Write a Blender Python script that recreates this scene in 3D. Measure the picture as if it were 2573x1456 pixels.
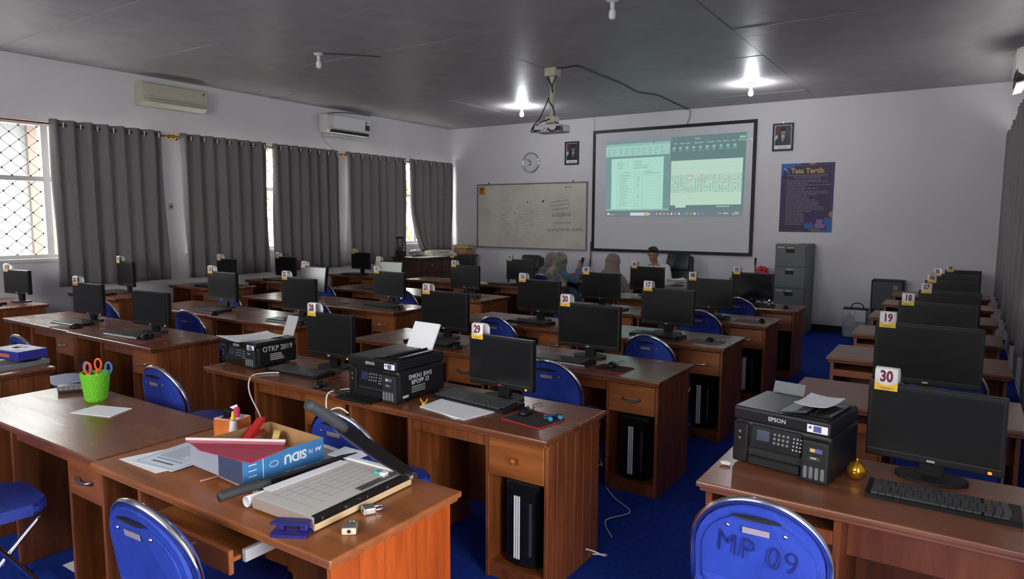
import bpy, bmesh, math, random, re
from mathutils import Vector, Matrix
PI = math.pi
R = math.radians
random.seed(7)
SC = bpy.context.scene
for _o in list(bpy.data.objects):
    bpy.data.objects.remove(_o, do_unlink=True)
COL = SC.collection

# ------------------------------------------------------------------ camera
cam_d = bpy.data.cameras.new('camera'); cam_d.lens = 24.0; cam_d.sensor_width = 36.0
cam_d.clip_start = 0.05; cam_d.clip_end = 200
cam = bpy.data.objects.new('camera', cam_d); COL.objects.link(cam)
def _cam_matrix(yaw, pitch, roll, loc):
    fwd = Vector((-math.sin(yaw)*math.cos(pitch), math.cos(yaw)*math.cos(pitch), -math.sin(pitch)))
    r0 = Vector((math.cos(yaw), math.sin(yaw), 0)); u0 = r0.cross(fwd)
    r = r0*math.cos(roll) + u0*math.sin(roll); u = r.cross(fwd)
    m = Matrix((r, u, -fwd)).transposed().to_4x4(); m.translation = loc
    return m
cam.matrix_world = _cam_matrix(R(33.593), R(5.935), R(0.305), Vector((0, 0, 1.72)))
SC.camera = cam

# ------------------------------------------------------------------ light and exposure
SC.view_settings.view_transform = 'Standard'
SC.view_settings.look = 'None'
SC.view_settings.gamma = 1.0
SC.view_settings.use_curve_mapping = False
SC.view_settings.exposure = 1.48
W = bpy.data.worlds.new('sky'); SC.world = W; W.use_nodes = True
_bg = W.node_tree.nodes['Background']
_bg.inputs[0].default_value = (1.0, 0.985, 0.97, 1)      # even overcast sky
_bg.inputs[1].default_value = 6.0
SC.cycles.max_bounces = 8
SC.cycles.diffuse_bounces = 5
SC.cycles.sample_clamp_indirect = 6.0
def portal(name, loc, rot, sx, sy):
    l = bpy.data.lights.new(name, 'AREA'); l.shape = 'RECTANGLE'; l.size = sx; l.size_y = sy
    l.cycles.is_portal = True
    o = bpy.data.objects.new(name, l); o.location = loc; o.rotation_euler = rot; COL.objects.link(o)
# openings of the room: three bays on the left, unseen doorway beside the photographer
portal('daylight_portal', (-9.40, 3.72, 2.03), (0, R(-90), 0), 1.6, 2.9)
portal('daylight_portal', (-9.40, 6.85, 2.03), (0, R(-90), 0), 1.6, 2.7)
portal('daylight_portal', (-9.40, 9.90, 2.03), (0, R(-90), 0), 1.6, 2.75)
portal('daylight_portal', (1.14, 0.97, 1.05), (0, R(90), 0), 2.1, 1.05)
portal('daylight_portal', (-2.75, -2.62, 2.50), (R(90), 0, 0), 3.9, 1.3)
portal('daylight_portal', (0.74, 8.9, 2.03), (0, R(90), 0), 1.6, 4.2)

# ------------------------------------------------------------------ materials
MATS = {}
def mat(name, col, rough=0.5, metal=0.0, spec=0.5, emit=None, es=0.0, noise=0.0, nscale=8.0, bump=0.0, bscale=60.0, coat=0.0, trans=0.0, alpha=1.0, ior=1.45):
    if name in MATS: return MATS[name]
    m = bpy.data.materials.new(name); m.use_nodes = True
    nt = m.node_tree; b = nt.nodes['Principled BSDF']
    b.inputs['Base Color'].default_value = (*col, 1); b.inputs['Roughness'].default_value = rough
    b.inputs['Metallic'].default_value = metal; b.inputs['Specular IOR Level'].default_value = spec
    b.inputs['Coat Weight'].default_value = coat; b.inputs['Coat Roughness'].default_value = 0.15
    b.inputs['Transmission Weight'].default_value = trans; b.inputs['IOR'].default_value = ior; b.inputs['Alpha'].default_value = alpha
    if emit: b.inputs['Emission Color'].default_value = (*emit, 1); b.inputs['Emission Strength'].default_value = es
    if noise or bump:
        tc = nt.nodes.new('ShaderNodeTexCoord')
        if noise:
            n = nt.nodes.new('ShaderNodeTexNoise'); n.inputs['Scale'].default_value = nscale; n.inputs['Detail'].default_value = 4
            nt.links.new(tc.outputs['Object'], n.inputs['Vector'])
            r = nt.nodes.new('ShaderNodeValToRGB')
            r.color_ramp.elements[0].position = 0.3; r.color_ramp.elements[1].position = 0.7
            r.color_ramp.elements[0].color = (*[c*(1-noise) for c in col], 1); r.color_ramp.elements[1].color = (*[min(1, c*(1+noise)) for c in col], 1)
            nt.links.new(n.outputs['Fac'], r.inputs['Fac']); nt.links.new(r.outputs['Color'], b.inputs['Base Color'])
        if bump:
            n2 = nt.nodes.new('ShaderNodeTexNoise'); n2.inputs['Scale'].default_value = bscale; n2.inputs['Detail'].default_value = 3
            nt.links.new(tc.outputs['Object'], n2.inputs['Vector'])
            bp = nt.nodes.new('ShaderNodeBump'); bp.inputs['Strength'].default_value = bump; bp.inputs['Distance'].default_value = 0.01
            nt.links.new(n2.outputs['Fac'], bp.inputs['Height']); nt.links.new(bp.outputs['Normal'], b.inputs['Normal'])
    MATS[name] = m
    return m
def wood(name, c1, c2, axis='X', rough=0.35, coat=0.0, scale=1.0):
    m = bpy.data.materials.new(name); m.use_nodes = True
    nt = m.node_tree; b = nt.nodes['Principled BSDF']
    tc = nt.nodes.new('ShaderNodeTexCoord'); oi = nt.nodes.new('ShaderNodeObjectInfo')
    add = nt.nodes.new('ShaderNodeVectorMath'); add.operation = 'ADD'
    mul = nt.nodes.new('ShaderNodeVectorMath'); mul.operation = 'SCALE'; mul.inputs['Scale'].default_value = 13.0
    cmb = nt.nodes.new('ShaderNodeCombineXYZ')
    for k in range(3): nt.links.new(oi.outputs['Random'], cmb.inputs[k])
    nt.links.new(cmb.outputs[0], mul.inputs[0]); nt.links.new(tc.outputs['Object'], add.inputs[0]); nt.links.new(mul.outputs[0], add.inputs[1])
    mp = nt.nodes.new('ShaderNodeMapping')
    s = [9*scale]*3; s['XYZ'.index(axis)] = 0.9*scale
    mp.inputs['Scale'].default_value = s
    nt.links.new(add.outputs[0], mp.inputs['Vector'])
    n = nt.nodes.new('ShaderNodeTexNoise'); n.inputs['Scale'].default_value = 2.2; n.inputs['Detail'].default_value = 6; n.inputs['Distortion'].default_value = 0.7
    nt.links.new(mp.outputs[0], n.inputs['Vector'])
    n2 = nt.nodes.new('ShaderNodeTexNoise'); n2.inputs['Scale'].default_value = 14; n2.inputs['Detail'].default_value = 3
    nt.links.new(mp.outputs[0], n2.inputs['Vector'])
    mx = nt.nodes.new('ShaderNodeMath'); mx.operation = 'MULTIPLY_ADD'; mx.inputs[1].default_value = 0.22
    nt.links.new(n2.outputs['Fac'], mx.inputs[0]); nt.links.new(n.outputs['Fac'], mx.inputs[2])
    r = nt.nodes.new('ShaderNodeValToRGB'); r.color_ramp.elements[0].position = 0.36; r.color_ramp.elements[1].position = 0.84
    r.color_ramp.elements[0].color = (*c1, 1); r.color_ramp.elements[1].color = (*c2, 1)
    nt.links.new(mx.outputs[0], r.inputs['Fac']); nt.links.new(r.outputs['Color'], b.inputs['Base Color'])
    rr = nt.nodes.new('ShaderNodeMapRange'); rr.inputs['To Min'].default_value = rough*0.75; rr.inputs['To Max'].default_value = rough*1.35
    nt.links.new(n.outputs['Fac'], rr.inputs['Value']); nt.links.new(rr.outputs[0], b.inputs['Roughness'])
    bp = nt.nodes.new('ShaderNodeBump'); bp.inputs['Strength'].default_value = 0.12; bp.inputs['Distance'].default_value = 0.004
    nt.links.new(n2.outputs['Fac'], bp.inputs['Height']); nt.links.new(bp.outputs['Normal'], b.inputs['Normal'])
    b.inputs['Coat Weight'].default_value = coat; b.inputs['Coat Roughness'].default_value = 0.2
    MATS[name] = m
    return m
wood('wood_top', (0.115, 0.036, 0.014), (0.205, 0.066, 0.027), 'X', 0.25, 0.15)
wood('wood_side', (0.10, 0.025, 0.006), (0.25, 0.068, 0.014), 'Z', 0.42)
wood('wood_drawer', (0.16, 0.043, 0.009), (0.32, 0.096, 0.020), 'X', 0.42)
wood('teak_top', (0.20, 0.058, 0.015), (0.34, 0.110, 0.030), 'X', 0.32, 0.08)
wood('teak_side', (0.24, 0.034, 0.001), (0.46, 0.085, 0.003), 'Z', 0.45)
wood('teak_drawer', (0.20, 0.055, 0.014), (0.34, 0.105, 0.028), 'X', 0.42)
wood('pale_top', (0.15, 0.050, 0.024), (0.26, 0.095, 0.048), 'X', 0.33, 0.15)
wood('pale_side', (0.17, 0.045, 0.014), (0.31, 0.090, 0.028), 'Z', 0.40)
wood('dark_cabinet', (0.045, 0.016, 0.010), (0.085, 0.034, 0.020), 'X', 0.38)
mat('wall_paint', (0.74, 0.72, 0.745), 0.75, noise=0.03, nscale=1.5, bump=0.04, bscale=90)
mat('carpet', (0.012, 0.035, 0.27), 0.95, spec=0.1, noise=0.22, nscale=30, bump=0.5, bscale=300)
mat('ceiling_paint', (0.42, 0.395, 0.41), 0.46, spec=0.30, noise=0.10, nscale=3, bump=0.15, bscale=10)
mat('ceiling_gap', (0.05, 0.05, 0.055), 0.8)
mat('black_trim', (0.012, 0.011, 0.012), 0.5)
mat('white_paint', (0.72, 0.71, 0.70), 0.4)
mat('chrome', (0.75, 0.75, 0.77), 0.14, metal=1.0)
mat('steel', (0.55, 0.55, 0.55), 0.28, metal=1.0)
mat('brass', (0.62, 0.33, 0.06), 0.22, metal=1.0)
mat('rod_metal', (0.26, 0.10, 0.05), 0.35, metal=0.8)
mat('black_plastic', (0.009, 0.009, 0.010), 0.40, spec=0.4)
mat('matte_black', (0.011, 0.011, 0.012), 0.6)
mat('gloss_black', (0.008, 0.008, 0.009), 0.12)
mat('screen_glass', (0.012, 0.012, 0.013), 0.16, spec=0.55)
mat('screen_matte', (0.011, 0.011, 0.011), 0.33, spec=0.28)
mat('dark_grey', (0.05, 0.05, 0.055), 0.5)
mat('key_cap', (0.060, 0.062, 0.064), 0.35)
mat('light_grey', (0.45, 0.45, 0.46), 0.45)
mat('mid_grey', (0.20, 0.205, 0.21), 0.5)
mat('paper', (0.80, 0.80, 0.83), 0.7)
mat('card_white', (0.85, 0.84, 0.84), 0.5)
mat('card_yellow', (0.80, 0.50, 0.03), 0.5)
mat('card_red', (0.16, 0.012, 0.03), 0.6)
mat('ink_black', (0.015, 0.014, 0.016), 0.6)
mat('ink_grey', (0.16, 0.16, 0.17), 0.6)
mat('blue_vinyl', (0.026, 0.055, 0.36), 0.45, noise=0.08, nscale=20, bump=0.15, bscale=180)
mat('blue_rim', (0.04, 0.11, 0.50), 0.35)
mat('red_piping', (0.35, 0.015, 0.025), 0.45)
mat('cable_white', (0.70, 0.68, 0.64), 0.5)
mat('cable_black', (0.012, 0.012, 0.013), 0.5)
mat('led_orange', (0.9, 0.3, 0.05), 0.4, emit=(1.0, 0.13, 0.01), es=0.9)
mat('led_white', (0.8, 0.8, 1.0), 0.4, emit=(0.75, 0.75, 1.0), es=1.6)
mat('bulb_lit', (1, 1, 1), 0.4, emit=(0.93, 0.95, 1.0), es=165.0)
mat('bulb_off', (0.82, 0.82, 0.82), 0.25)
mat('cream_plastic', (0.56, 0.53, 0.42), 0.4)
mat('offwhite', (0.70, 0.70, 0.67), 0.35)
mat('skin', (0.36, 0.185, 0.115), 0.5)
mat('hair_black', (0.012, 0.010, 0.010), 0.5)

# ------------------------------------------------------------------ mesh helpers
def M_(m): return MATS[m] if isinstance(m, str) else m
def link(name, me, m=None, parent=None, loc=None, rot=None):
    o = bpy.data.objects.new(name, me); COL.objects.link(o)
    if m is not None and me is not None:
        if not me.materials: me.materials.append(M_(m))
    if parent is not None: o.parent = parent
    if loc is not None: o.location = loc
    if rot is not None: o.rotation_euler = rot
    return o
def mesh_of(bm, name='mesh', smooth=False):
    bmesh.ops.recalc_face_normals(bm, faces=bm.faces)
    me = bpy.data.meshes.new(name); bm.to_mesh(me); bm.free()
    if smooth:
        me.polygons.foreach_set('use_smooth', [True]*len(me.polygons))
    return me
def obj(name, bm, m, parent=None, loc=None, rot=None, smooth=False):
    return link(name, mesh_of(bm, name, smooth), m, parent, loc, rot)
def thing(name, label, cat, loc=(0, 0, 0), rz=0.0, group=None):
    o = bpy.data.objects.new(name, None); COL.objects.link(o); o.empty_display_size = 0.05
    o.location = loc; o.rotation_euler = (0, 0, rz)
    return tag(o, label, cat, group)
ONES = 'zero one two three four five six seven eight nine ten eleven twelve thirteen fourteen fifteen sixteen seventeen eighteen nineteen'.split()
def spell(n):
    n = int(n)
    return ONES[n] if n < 20 else ('twenty', 'thirty')[n//10-2]+('' if n % 10 == 0 else '-'+ONES[n % 10])
def tag(o, label, cat, group=None):
    if 'MP 09' not in label: label = re.sub(r'\b\d{1,2}\b', lambda m: spell(m.group(0)), label)
    o['label'] = label; o['category'] = cat
    if group: o['group'] = group
    return o
def struct(o):
    o['kind'] = 'structure'; return o
def box(bm, x0, x1, y0, y1, z0, z1, bev=0.0, seg=1, mtx=None):
    vs = [bm.verts.new((x, y, z)) for z in (z0, z1) for y in (y0, y1) for x in (x0, x1)]
    fs = [(0, 2, 3, 1), (4, 5, 7, 6), (0, 1, 5, 4), (2, 6, 7, 3), (0, 4, 6, 2), (1, 3, 7, 5)]
    fc = [bm.faces.new([vs[i] for i in f]) for f in fs]
    new = vs
    if bev > 0:
        ed = list({e for f in fc for e in f.edges})
        r = bmesh.ops.bevel(bm, geom=ed, offset=bev, segments=seg, affect='EDGES', profile=0.5)
        new = list({v for f in r['faces'] for v in f.verts} | {v for v in vs if v.is_valid})
    if mtx is not None:
        bmesh.ops.transform(bm, matrix=mtx, verts=new)
    return new
def B(*args, **kw):
    bm = bmesh.new(); box(bm, *args, **kw); return bm
def prism(bm, pts, a0, a1, axis='Y'):
    """extrude a 2-D outline (u,v) along axis from a0 to a1"""
    def P(u, v, a):
        return {'Y': (u, a, v), 'X': (a, u, v), 'Z': (u, v, a)}[axis]
    A = [bm.verts.new(P(u, v, a0)) for u, v in pts]; Bv = [bm.verts.new(P(u, v, a1)) for u, v in pts]
    n = len(pts)
    bm.faces.new(A[::-1]); bm.faces.new(Bv)
    for i in range(n):
        bm.faces.new((A[i], A[(i+1) % n], Bv[(i+1) % n], Bv[i]))
    return A+Bv
def tube(bm, pts, r, seg=8, closed=False, cap=True):
    pts = [Vector(p) for p in pts]; n = len(pts); rings = []
    up = None
    for i, p in enumerate(pts):
        if closed: t = (pts[(i+1) % n]-pts[i-1])
        else: t = (pts[min(i+1, n-1)]-pts[max(i-1, 0)])
        if t.length < 1e-9: t = Vector((0, 0, 1))
        t.normalize()
        if up is None:
            up = Vector((0, 0, 1)) if abs(t.z) < 0.9 else Vector((1, 0, 0))
        s = t.cross(up)
        if s.length < 1e-6: s = t.cross(Vector((0.3, 0.8, 0.5)))
        s.normalize(); up = s.cross(t).normalized()
        rr = r[i] if isinstance(r, (list, tuple)) else r
        rings.append([bm.verts.new(p + (s*math.cos(a)+up*math.sin(a))*rr) for a in (2*PI*k/seg for k in range(seg))])
    m = n if closed else n-1
    for i in range(m):
        A, Bv = rings[i], rings[(i+1) % n]
        for k in range(seg):
            bm.faces.new((A[k], A[(k+1) % seg], Bv[(k+1) % seg], Bv[k]))
    if cap and not closed:
        bm.faces.new(rings[0][::-1]); bm.faces.new(rings[-1])
def lathe(bm, prof, seg=16, ctr=(0, 0, 0), axis='Z'):
    """profile of (radius, height)"""
    rings = []
    for r, h in prof:
        ring = []
        for k in range(seg):
            a = 2*PI*k/seg
            u, v = r*math.cos(a), r*math.sin(a)
            p = {'Z': (u, v, h), 'Y': (u, h, v), 'X': (h, u, v)}[axis]
            ring.append(bm.verts.new((p[0]+ctr[0], p[1]+ctr[1], p[2]+ctr[2])))
        rings.append(ring)
    for A, Bv in zip(rings, rings[1:]):
        for k in range(seg):
            bm.faces.new((A[k], A[(k+1) % seg], Bv[(k+1) % seg], Bv[k]))
    bm.faces.new(rings[0][::-1]); bm.faces.new(rings[-1])
def smooth_path(pts, n=6):
    P = [Vector(p) for p in pts]; out = []
    for i in range(len(P)-1):
        p0, p1, p2, p3 = P[max(i-1, 0)], P[i], P[i+1], P[min(i+2, len(P)-1)]
        for k in range(n):
            t = k/n
            out.append(0.5*((2*p1)+(-p0+p2)*t+(2*p0-5*p1+4*p2-p3)*t*t+(-p0+3*p1-3*p2+p3)*t**3))
    out.append(P[-1]); return out
def rrect(w, h, r, seg=4, cx=0, cy=0):
    pts = []
    for (sx, sy, a0) in ((1, 1, 0), (-1, 1, 90), (-1, -1, 180), (1, -1, 270)):
        for k in range(seg+1):
            a = R(a0+90*k/seg)
            pts.append((cx+sx*(w/2-r)+r*math.cos(a), cy+sy*(h/2-r)+r*math.sin(a)))
    return pts
TEXT_CACHE = {}
def text_mesh(s, size=0.05, bold=0.0, ext=0.0004, align='CENTER', shear=0.0, spacing=1.0):
    key = (s, size, bold, ext, align, shear, spacing)
    if key in TEXT_CACHE: return TEXT_CACHE[key]
    cu = bpy.data.curves.new('lettering', 'FONT'); cu.body = s; cu.size = size; cu.extrude = ext; cu.offset = bold
    cu.align_x = align; cu.align_y = 'CENTER'; cu.resolution_u = 3; cu.shear = shear; cu.space_character = spacing
    o = bpy.data.objects.new('lettering', cu)
    me = bpy.data.meshes.new_from_object(o)
    bpy.data.objects.remove(o); TEXT_CACHE[key] = me
    return me
def text(name, s, m, parent, loc, rot=(R(90), 0, 0), **kw):
    me = text_mesh(s, **kw)
    if me.materials and me.materials[0] is not M_(m): me = me.copy(); me.materials.clear()
    if not me.materials: me.materials.append(M_(m))
    o = link(name, me, None, parent, loc, rot)
    return o
def copy_tree(o, parent=None):
    c = o.copy(); COL.objects.link(c)
    if parent is not None: c.parent = parent
    for ch in list(o.children): copy_tree(ch, c)
    return c

# ------------------------------------------------------------------ room shell
XL, XR, YB, YF, ZC = -9.18, 0.52, 11.45, -2.40, 3.57
struct(obj('floor', B(XL-0.3, XR+0.3, YF-0.2, YB+0.3, -0.12, 0.0), 'carpet'))
# walls (left wall with three window bays, right wall with two)
def wall_with_openings(name, x0, x1, opens, z0, z1, ya, yb):
    bm = bmesh.new(); y = ya
    for (a, b, s, h) in opens:
        box(bm, x0, x1, y, a, z0, z1)
        (box(bm, x0, x1, a, b, z0, s) if s > z0 else None); box(bm, x0, x1, a, b, h, z1); y = b
    box(bm, x0, x1, y, yb, z0, z1)
    return struct(obj(name, bm, 'wall_paint'))
BAYS = [(2.30, 5.16), (5.50, 8.22), (8.52, 11.28)]
SILL, HEAD = 1.22, 2.83
wall_with_openings('wall_left', XL-0.2, XL, [(a, b, SILL, HEAD) for a, b in BAYS], 0, 3.75, YF, YB)
wall_with_openings('wall_right', XR, XR+0.2, [(0.45, 1.50, 0.0, 2.10), (6.8, 11.0, SILL, HEAD)], 0, 3.75, YF, YB)
struct(obj('wall_back', B(XL-0.2, XR+0.2, YB, YB+0.2, 0, 3.75), 'wall_paint'))
bm = bmesh.new(); FW = (-4.7, -0.8, 1.85, 3.15)
box(bm, XL-0.2, FW[0], YF-0.2, YF, 0, 3.75); box(bm, FW[1], XR+0.2, YF-0.2, YF, 0, 3.75); box(bm, FW[0], FW[1], YF-0.2, YF, 0, FW[2]); box(bm, FW[0], FW[1], YF-0.2, YF, FW[3], 3.75)
struct(obj('wall_front', bm, 'wall_paint'))
# unseen doorway beside the photographer, its deep reveal added to limit the light
bm = bmesh.new(); box(bm, XR+0.2, XR+0.6, -0.2, 0.45, 0, 2.5); box(bm, XR+0.2, XR+0.6, 1.50, 2.1, 0, 2.5); box(bm, XR+0.2, XR+0.6, 0.45, 1.50, 2.10, 2.5); box(bm, XR+0.2, XR+0.6, -0.2, 1.9, -0.12, 0.0)
struct(obj('added_door_reveal', bm, 'wall_paint'))
struct(obj('baseboard_back', B(XL, XR, YB-0.018, YB, 0, 0.10, bev=0.004), 'black_trim'))
# ceiling: painted plywood sheets with open seams under a dark deck
ceil = struct(obj('ceiling', B(XL-0.2, XR+0.2, YF-0.2, YB+0.2, 3.60, 3.75), 'ceiling_gap'))
xs = [XL, -6.92, -4.48, -2.04, XR]
ys = [YF] + [3.30+1.22*k for k in range(-3, 7)] + [YB]
PANEL = {}
for i in range(len(xs)-1):
    for j in range(len(ys)-1):
        w, d = xs[i+1]-xs[i]-0.005, ys[j+1]-ys[j]-0.005
        key = (round(w, 3), round(d, 3))
        if key not in PANEL:
            PANEL[key] = mesh_of(B(-w/2, w/2, -d/2, d/2, 0, 0.02, bev=0.002))
        o = link('ceiling_panel', PANEL[key], 'ceiling_paint', ceil, ((xs[i]+xs[i+1])/2, (ys[j]+ys[j+1])/2, ZC+random.uniform(0, 0.004)))
        o.rotation_euler = (random.uniform(-0.0015, 0.0015), random.uniform(-0.0015, 0.0015), 0)

# windows with casement frames, panes and a diamond wire grille with square studs
def glass_mat():
    m = bpy.data.materials.new('window_glass'); m.use_nodes = True; nt = m.node_tree; nt.nodes.clear()
    o = nt.nodes.new('ShaderNodeOutputMaterial'); t = nt.nodes.new('ShaderNodeBsdfTransparent'); g = nt.nodes.new('ShaderNodeBsdfGlossy')
    g.inputs['Roughness'].default_value = 0.03; mx = nt.nodes.new('ShaderNodeMixShader'); mx.inputs[0].default_value = 0.06
    t.inputs[0].default_value = (0.96, 0.98, 0.97, 1)
    nt.links.new(t.outputs[0], mx.inputs[1]); nt.links.new(g.outputs[0], mx.inputs[2]); nt.links.new(mx.outputs[0], o.inputs[0])
    MATS['window_glass'] = m
glass_mat()
stud_me = mesh_of(B(-0.004, 0.004, -0.011, 0.011, -0.011, 0.011))
def window(n, ya, yb, x, mull, grille, side=1, SILL=SILL, HEAD=HEAD):
    w = struct(bpy.data.objects.new('window_%d' % n, None)); COL.objects.link(w); w.location = (x, (ya+yb)/2, SILL)
    h = HEAD-SILL; L = (yb-ya)/2; tz = 0.94
    def fr(name, y0, y1, z0, z1, d=0.05): obj(name, B(-d/2, d/2, y0, y1, z0, z1, bev=0.004), 'white_paint', w)
    fr('window_frame', -L, -L+0.05, 0, h, 0.09); fr('window_frame', L-0.05, L, 0, h, 0.09)
    fr('window_frame', -L+0.05, L-0.05, 0, 0.045, 0.09); fr('window_frame', -L+0.05, L-0.05, h-0.045, h, 0.09)
    edges = [-L+0.05]+[m-(ya+yb)/2 for m in mull]+[L-0.05]
    for m in mull: fr('mullion', m-(ya+yb)/2-0.04, m-(ya+yb)/2+0.04, 0.045, h-0.045, 0.08)
    for a, b in zip(edges, edges[1:]):
        a2, b2 = a+(0.04 if a != edges[0] else 0), b-(0.04 if b != edges[-1] else 0)
        fr('transom', a2, b2, tz-0.03, tz+0.03, 0.07)
        for z0, z1 in ((0.045, tz-0.03), (tz+0.03, h-0.045)):
            obj('pane', B(-0.003, 0.003, a2, b2, z0, z1), 'window_glass', w)
            if not any(g0 < b2+(ya+yb)/2 and g1 > a2+(ya+yb)/2 for g0, g1 in grille): continue
            # diamonds 0.20 wide and 0.17 high, wires clipped to the light
            dy, dz = 0.19, 0.165; X = side*0.035
            for g0, g1 in grille:
                c0, c1 = max(a2, g0-(ya+yb)/2), min(b2, g1-(ya+yb)/2)
                if c1-c0 < 0.05: continue
                k = 0
                for s in (1, -1):
                    t0 = -int((z1-z0)/dz)-1
                    for i in range(t0, int((c1-c0)/dy)+2 if s > 0 else int((c1-c0)/dy)+int((z1-z0)/dz)+3):
                        pts = []
                        y_at = lambda z: c0+i*dy+s*(z-z0)/dz*dy
                        za, zb = z0, z1
                        ylo, yhi = y_at(za), y_at(zb)
                        # clip in y
                        def cl(y): return z0+(y-c0-i*dy)/(s*dy)*dz
                        if s > 0: za = max(za, cl(c0)); zb = min(zb, cl(c1))
                        else: za = max(za, cl(c1)); zb = min(zb, cl(c0))
                        if zb-za < 0.02: continue
                        bm = bmesh.new(); tube(bm, [(X, y_at(za), za), (X, y_at(zb), zb)], 0.0032, 5)
                        obj('grille_wire', bm, 'mid_grey', w)
                ny = int((c1-c0)/(dy/2)); nz = int((z1-z0)/(dz/2))
                for iy in range(ny+1):
                    for iz in range(nz+1):
                        if (iy+iz) % 2: continue
                        yy, zz = c0+iy*dy/2, z0+iz*dz/2
                        if yy > c1: continue
                        link('grille_stud', stud_me, 'mid_grey', w, (X+side*0.004, yy, zz))
    return w
window(1, *BAYS[0], XL-0.08, [3.02, 3.80, 4.50], [(3.0, 3.84)])
window(2, *BAYS[1], XL-0.08, [6.40, 7.30], [(6.45, 7.25)])
window(3, *BAYS[2], XL-0.08, [9.42, 10.36], [(9.45, 10.3)])
window(4, 6.8, 11.0, XR+0.08, [8.2, 9.6], [], -1)
w5 = struct(bpy.data.objects.new('window_5', None)); COL.objects.link(w5); w5.location = (0, YF-0.1, FW[2])
for a in ((FW[0], FW[0]+0.05, 0, 1.3), (FW[1]-0.05, FW[1], 0, 1.3), (FW[0], FW[1], 0, 0.05), (FW[0], FW[1], 1.25, 1.3), (-3.36, -3.31, 0.05, 1.25), (-2.19, -2.14, 0.05, 1.25)): obj('window_frame', B(a[0], a[1], -0.04, 0.04, a[2], a[3]), 'white_paint', w5)
for a, b in ((FW[0]+0.05, -3.36), (-3.31, -2.19), (-2.14, FW[1]-0.05)): obj('pane', B(a, b, -0.003, 0.003, 0.05, 1.25), 'window_glass', w5)
for k, (a, b) in enumerate(BAYS):
    struct(obj('trim_%d' % (k+1), B(XL-0.03, XL+0.03, a-0.04, b+0.04, SILL-0.045, SILL, bev=0.005), 'white_paint'))
# what is seen outside: pale verandah wall with posts and an outdoor cooling unit, and a hedge
mat('facade', (0.20, 0.205, 0.21), 0.8, noise=0.03, nscale=2)
mat('facade_pink', (0.15, 0.115, 0.10), 0.8)
mat('hedge', (0.22, 0.26, 0.10), 0.8, noise=0.5, nscale=6)
mat('outside_ground', (0.58, 0.56, 0.53), 0.9)
tag(obj('outside_ground', B(-22, -9.45, -6, 20, -0.3, -0.15), 'outside_ground'), 'pale paved ground outside the left windows', 'ground')
f = thing('neighbour_building', 'pale building wall seen through the uncovered left window', 'building', (-17.0, 5.75, 0))
obj('wall', B(-0.1, 0.1, -6, 1.0, -0.15, 4.0), 'facade', f)
for y in (-1.15, -0.25): obj('pillar', B(0.1, 0.30, y-0.11, y+0.11, -0.15, 3.6, bev=0.01), 'facade', f)
obj('shading_eave', B(-0.1, 2.0, -6.2, 1.2, 3.75, 3.9), 'facade', f)  # unseen eave, added to keep sky light off the wall
obj('corner_strip', B(0.1, 0.20, 0.85, 1.3, -0.15, 4.0), 'facade_pink', f)
u = thing('outdoor_cooling_unit', 'white outdoor cooling unit by the wall beyond the left window', 'air conditioner', (-12.6, 4.40, -0.15))
obj('casing', B(-0.16, 0.16, -0.45, 0.30, 1.0, 1.75, bev=0.02), 'facade', u)
obj('stand', B(-0.14, 0.14, -0.40, 0.25, 0, 1.0), 'facade', u)
for k in range(4): obj('louvre', B(0.16, 0.17, -0.40, 0.2, 1.08+k*0.07, 1.11+k*0.07), 'light_grey', u)
text('lettering', 'Panasonic', 'ink_grey', u, (0.163, 0.06, 1.64), (R(90), 0, R(90)), size=0.075)
hb = bmesh.new()
for k in range(500):
    p = Vector((-12.6+random.uniform(-0.4, 0.4), random.uniform(7, 14), random.uniform(-0.1, 3.6)))
    d = Vector((random.uniform(-1, 1), random.uniform(-1, 1), random.uniform(-1, 1))).normalized()*0.22
    e = d.cross(Vector((0.3, 0.2, 0.9))).normalized()*0.13
    hb.faces.new([hb.verts.new(p+q) for q in (d, e, -d, -e)])
hg = obj('hedge_foliage', hb, 'hedge'); hg['kind'] = 'stuff'; hg['label'] = 'sunlit green and yellow foliage outside the far left window'; hg['category'] = 'foliage'

# ------------------------------------------------------------------ curtains
def curtain_mat():
    m = bpy.data.materials.new('curtain_fabric'); m.use_nodes = True; nt = m.node_tree
    b = nt.nodes['Principled BSDF']; out = nt.nodes['Material Output']
    tc = nt.nodes.new('ShaderNodeTexCoord'); mp = nt.nodes.new('ShaderNodeMapping'); mp.inputs['Scale'].default_value = (40, 40, 3)
    n = nt.nodes.new('ShaderNodeTexNoise'); n.inputs['Scale'].default_value = 3
    r = nt.nodes.new('ShaderNodeValToRGB'); r.color_ramp.elements[0].color = (0.19, 0.178, 0.186, 1); r.color_ramp.elements[1].color = (0.31, 0.29, 0.30, 1)
    nt.links.new(tc.outputs['Object'], mp.inputs[0]); nt.links.new(mp.outputs[0], n.inputs[0]); nt.links.new(n.outputs[0], r.inputs[0]); nt.links.new(r.outputs[0], b.inputs['Base Color'])
    b.inputs['Roughness'].default_value = 0.8; b.inputs['Specular IOR Level'].default_value = 0.2
    t = nt.nodes.new('ShaderNodeBsdfTranslucent'); t.inputs[0].default_value = (0.30, 0.25, 0.25, 1)
    mx = nt.nodes.new('ShaderNodeMixShader'); mx.inputs[0].default_value = 0.16
    nt.links.new(b.outputs[0], mx.inputs[1]); nt.links.new(t.outputs[0], mx.inputs[2]); nt.links.new(mx.outputs[0], out.inputs[0])
    MATS['curtain_fabric'] = m
curtain_mat()
def ring_mesh(R1, r, seg=14, s2=6):
    bm = bmesh.new()
    tube(bm, [(R1*math.cos(2*PI*k/seg), R1*math.sin(2*PI*k/seg), 0) for k in range(seg)], r, s2, closed=True)
    return mesh_of(bm, 'grommet', True)
RING = ring_mesh(0.026, 0.0085)
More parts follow.
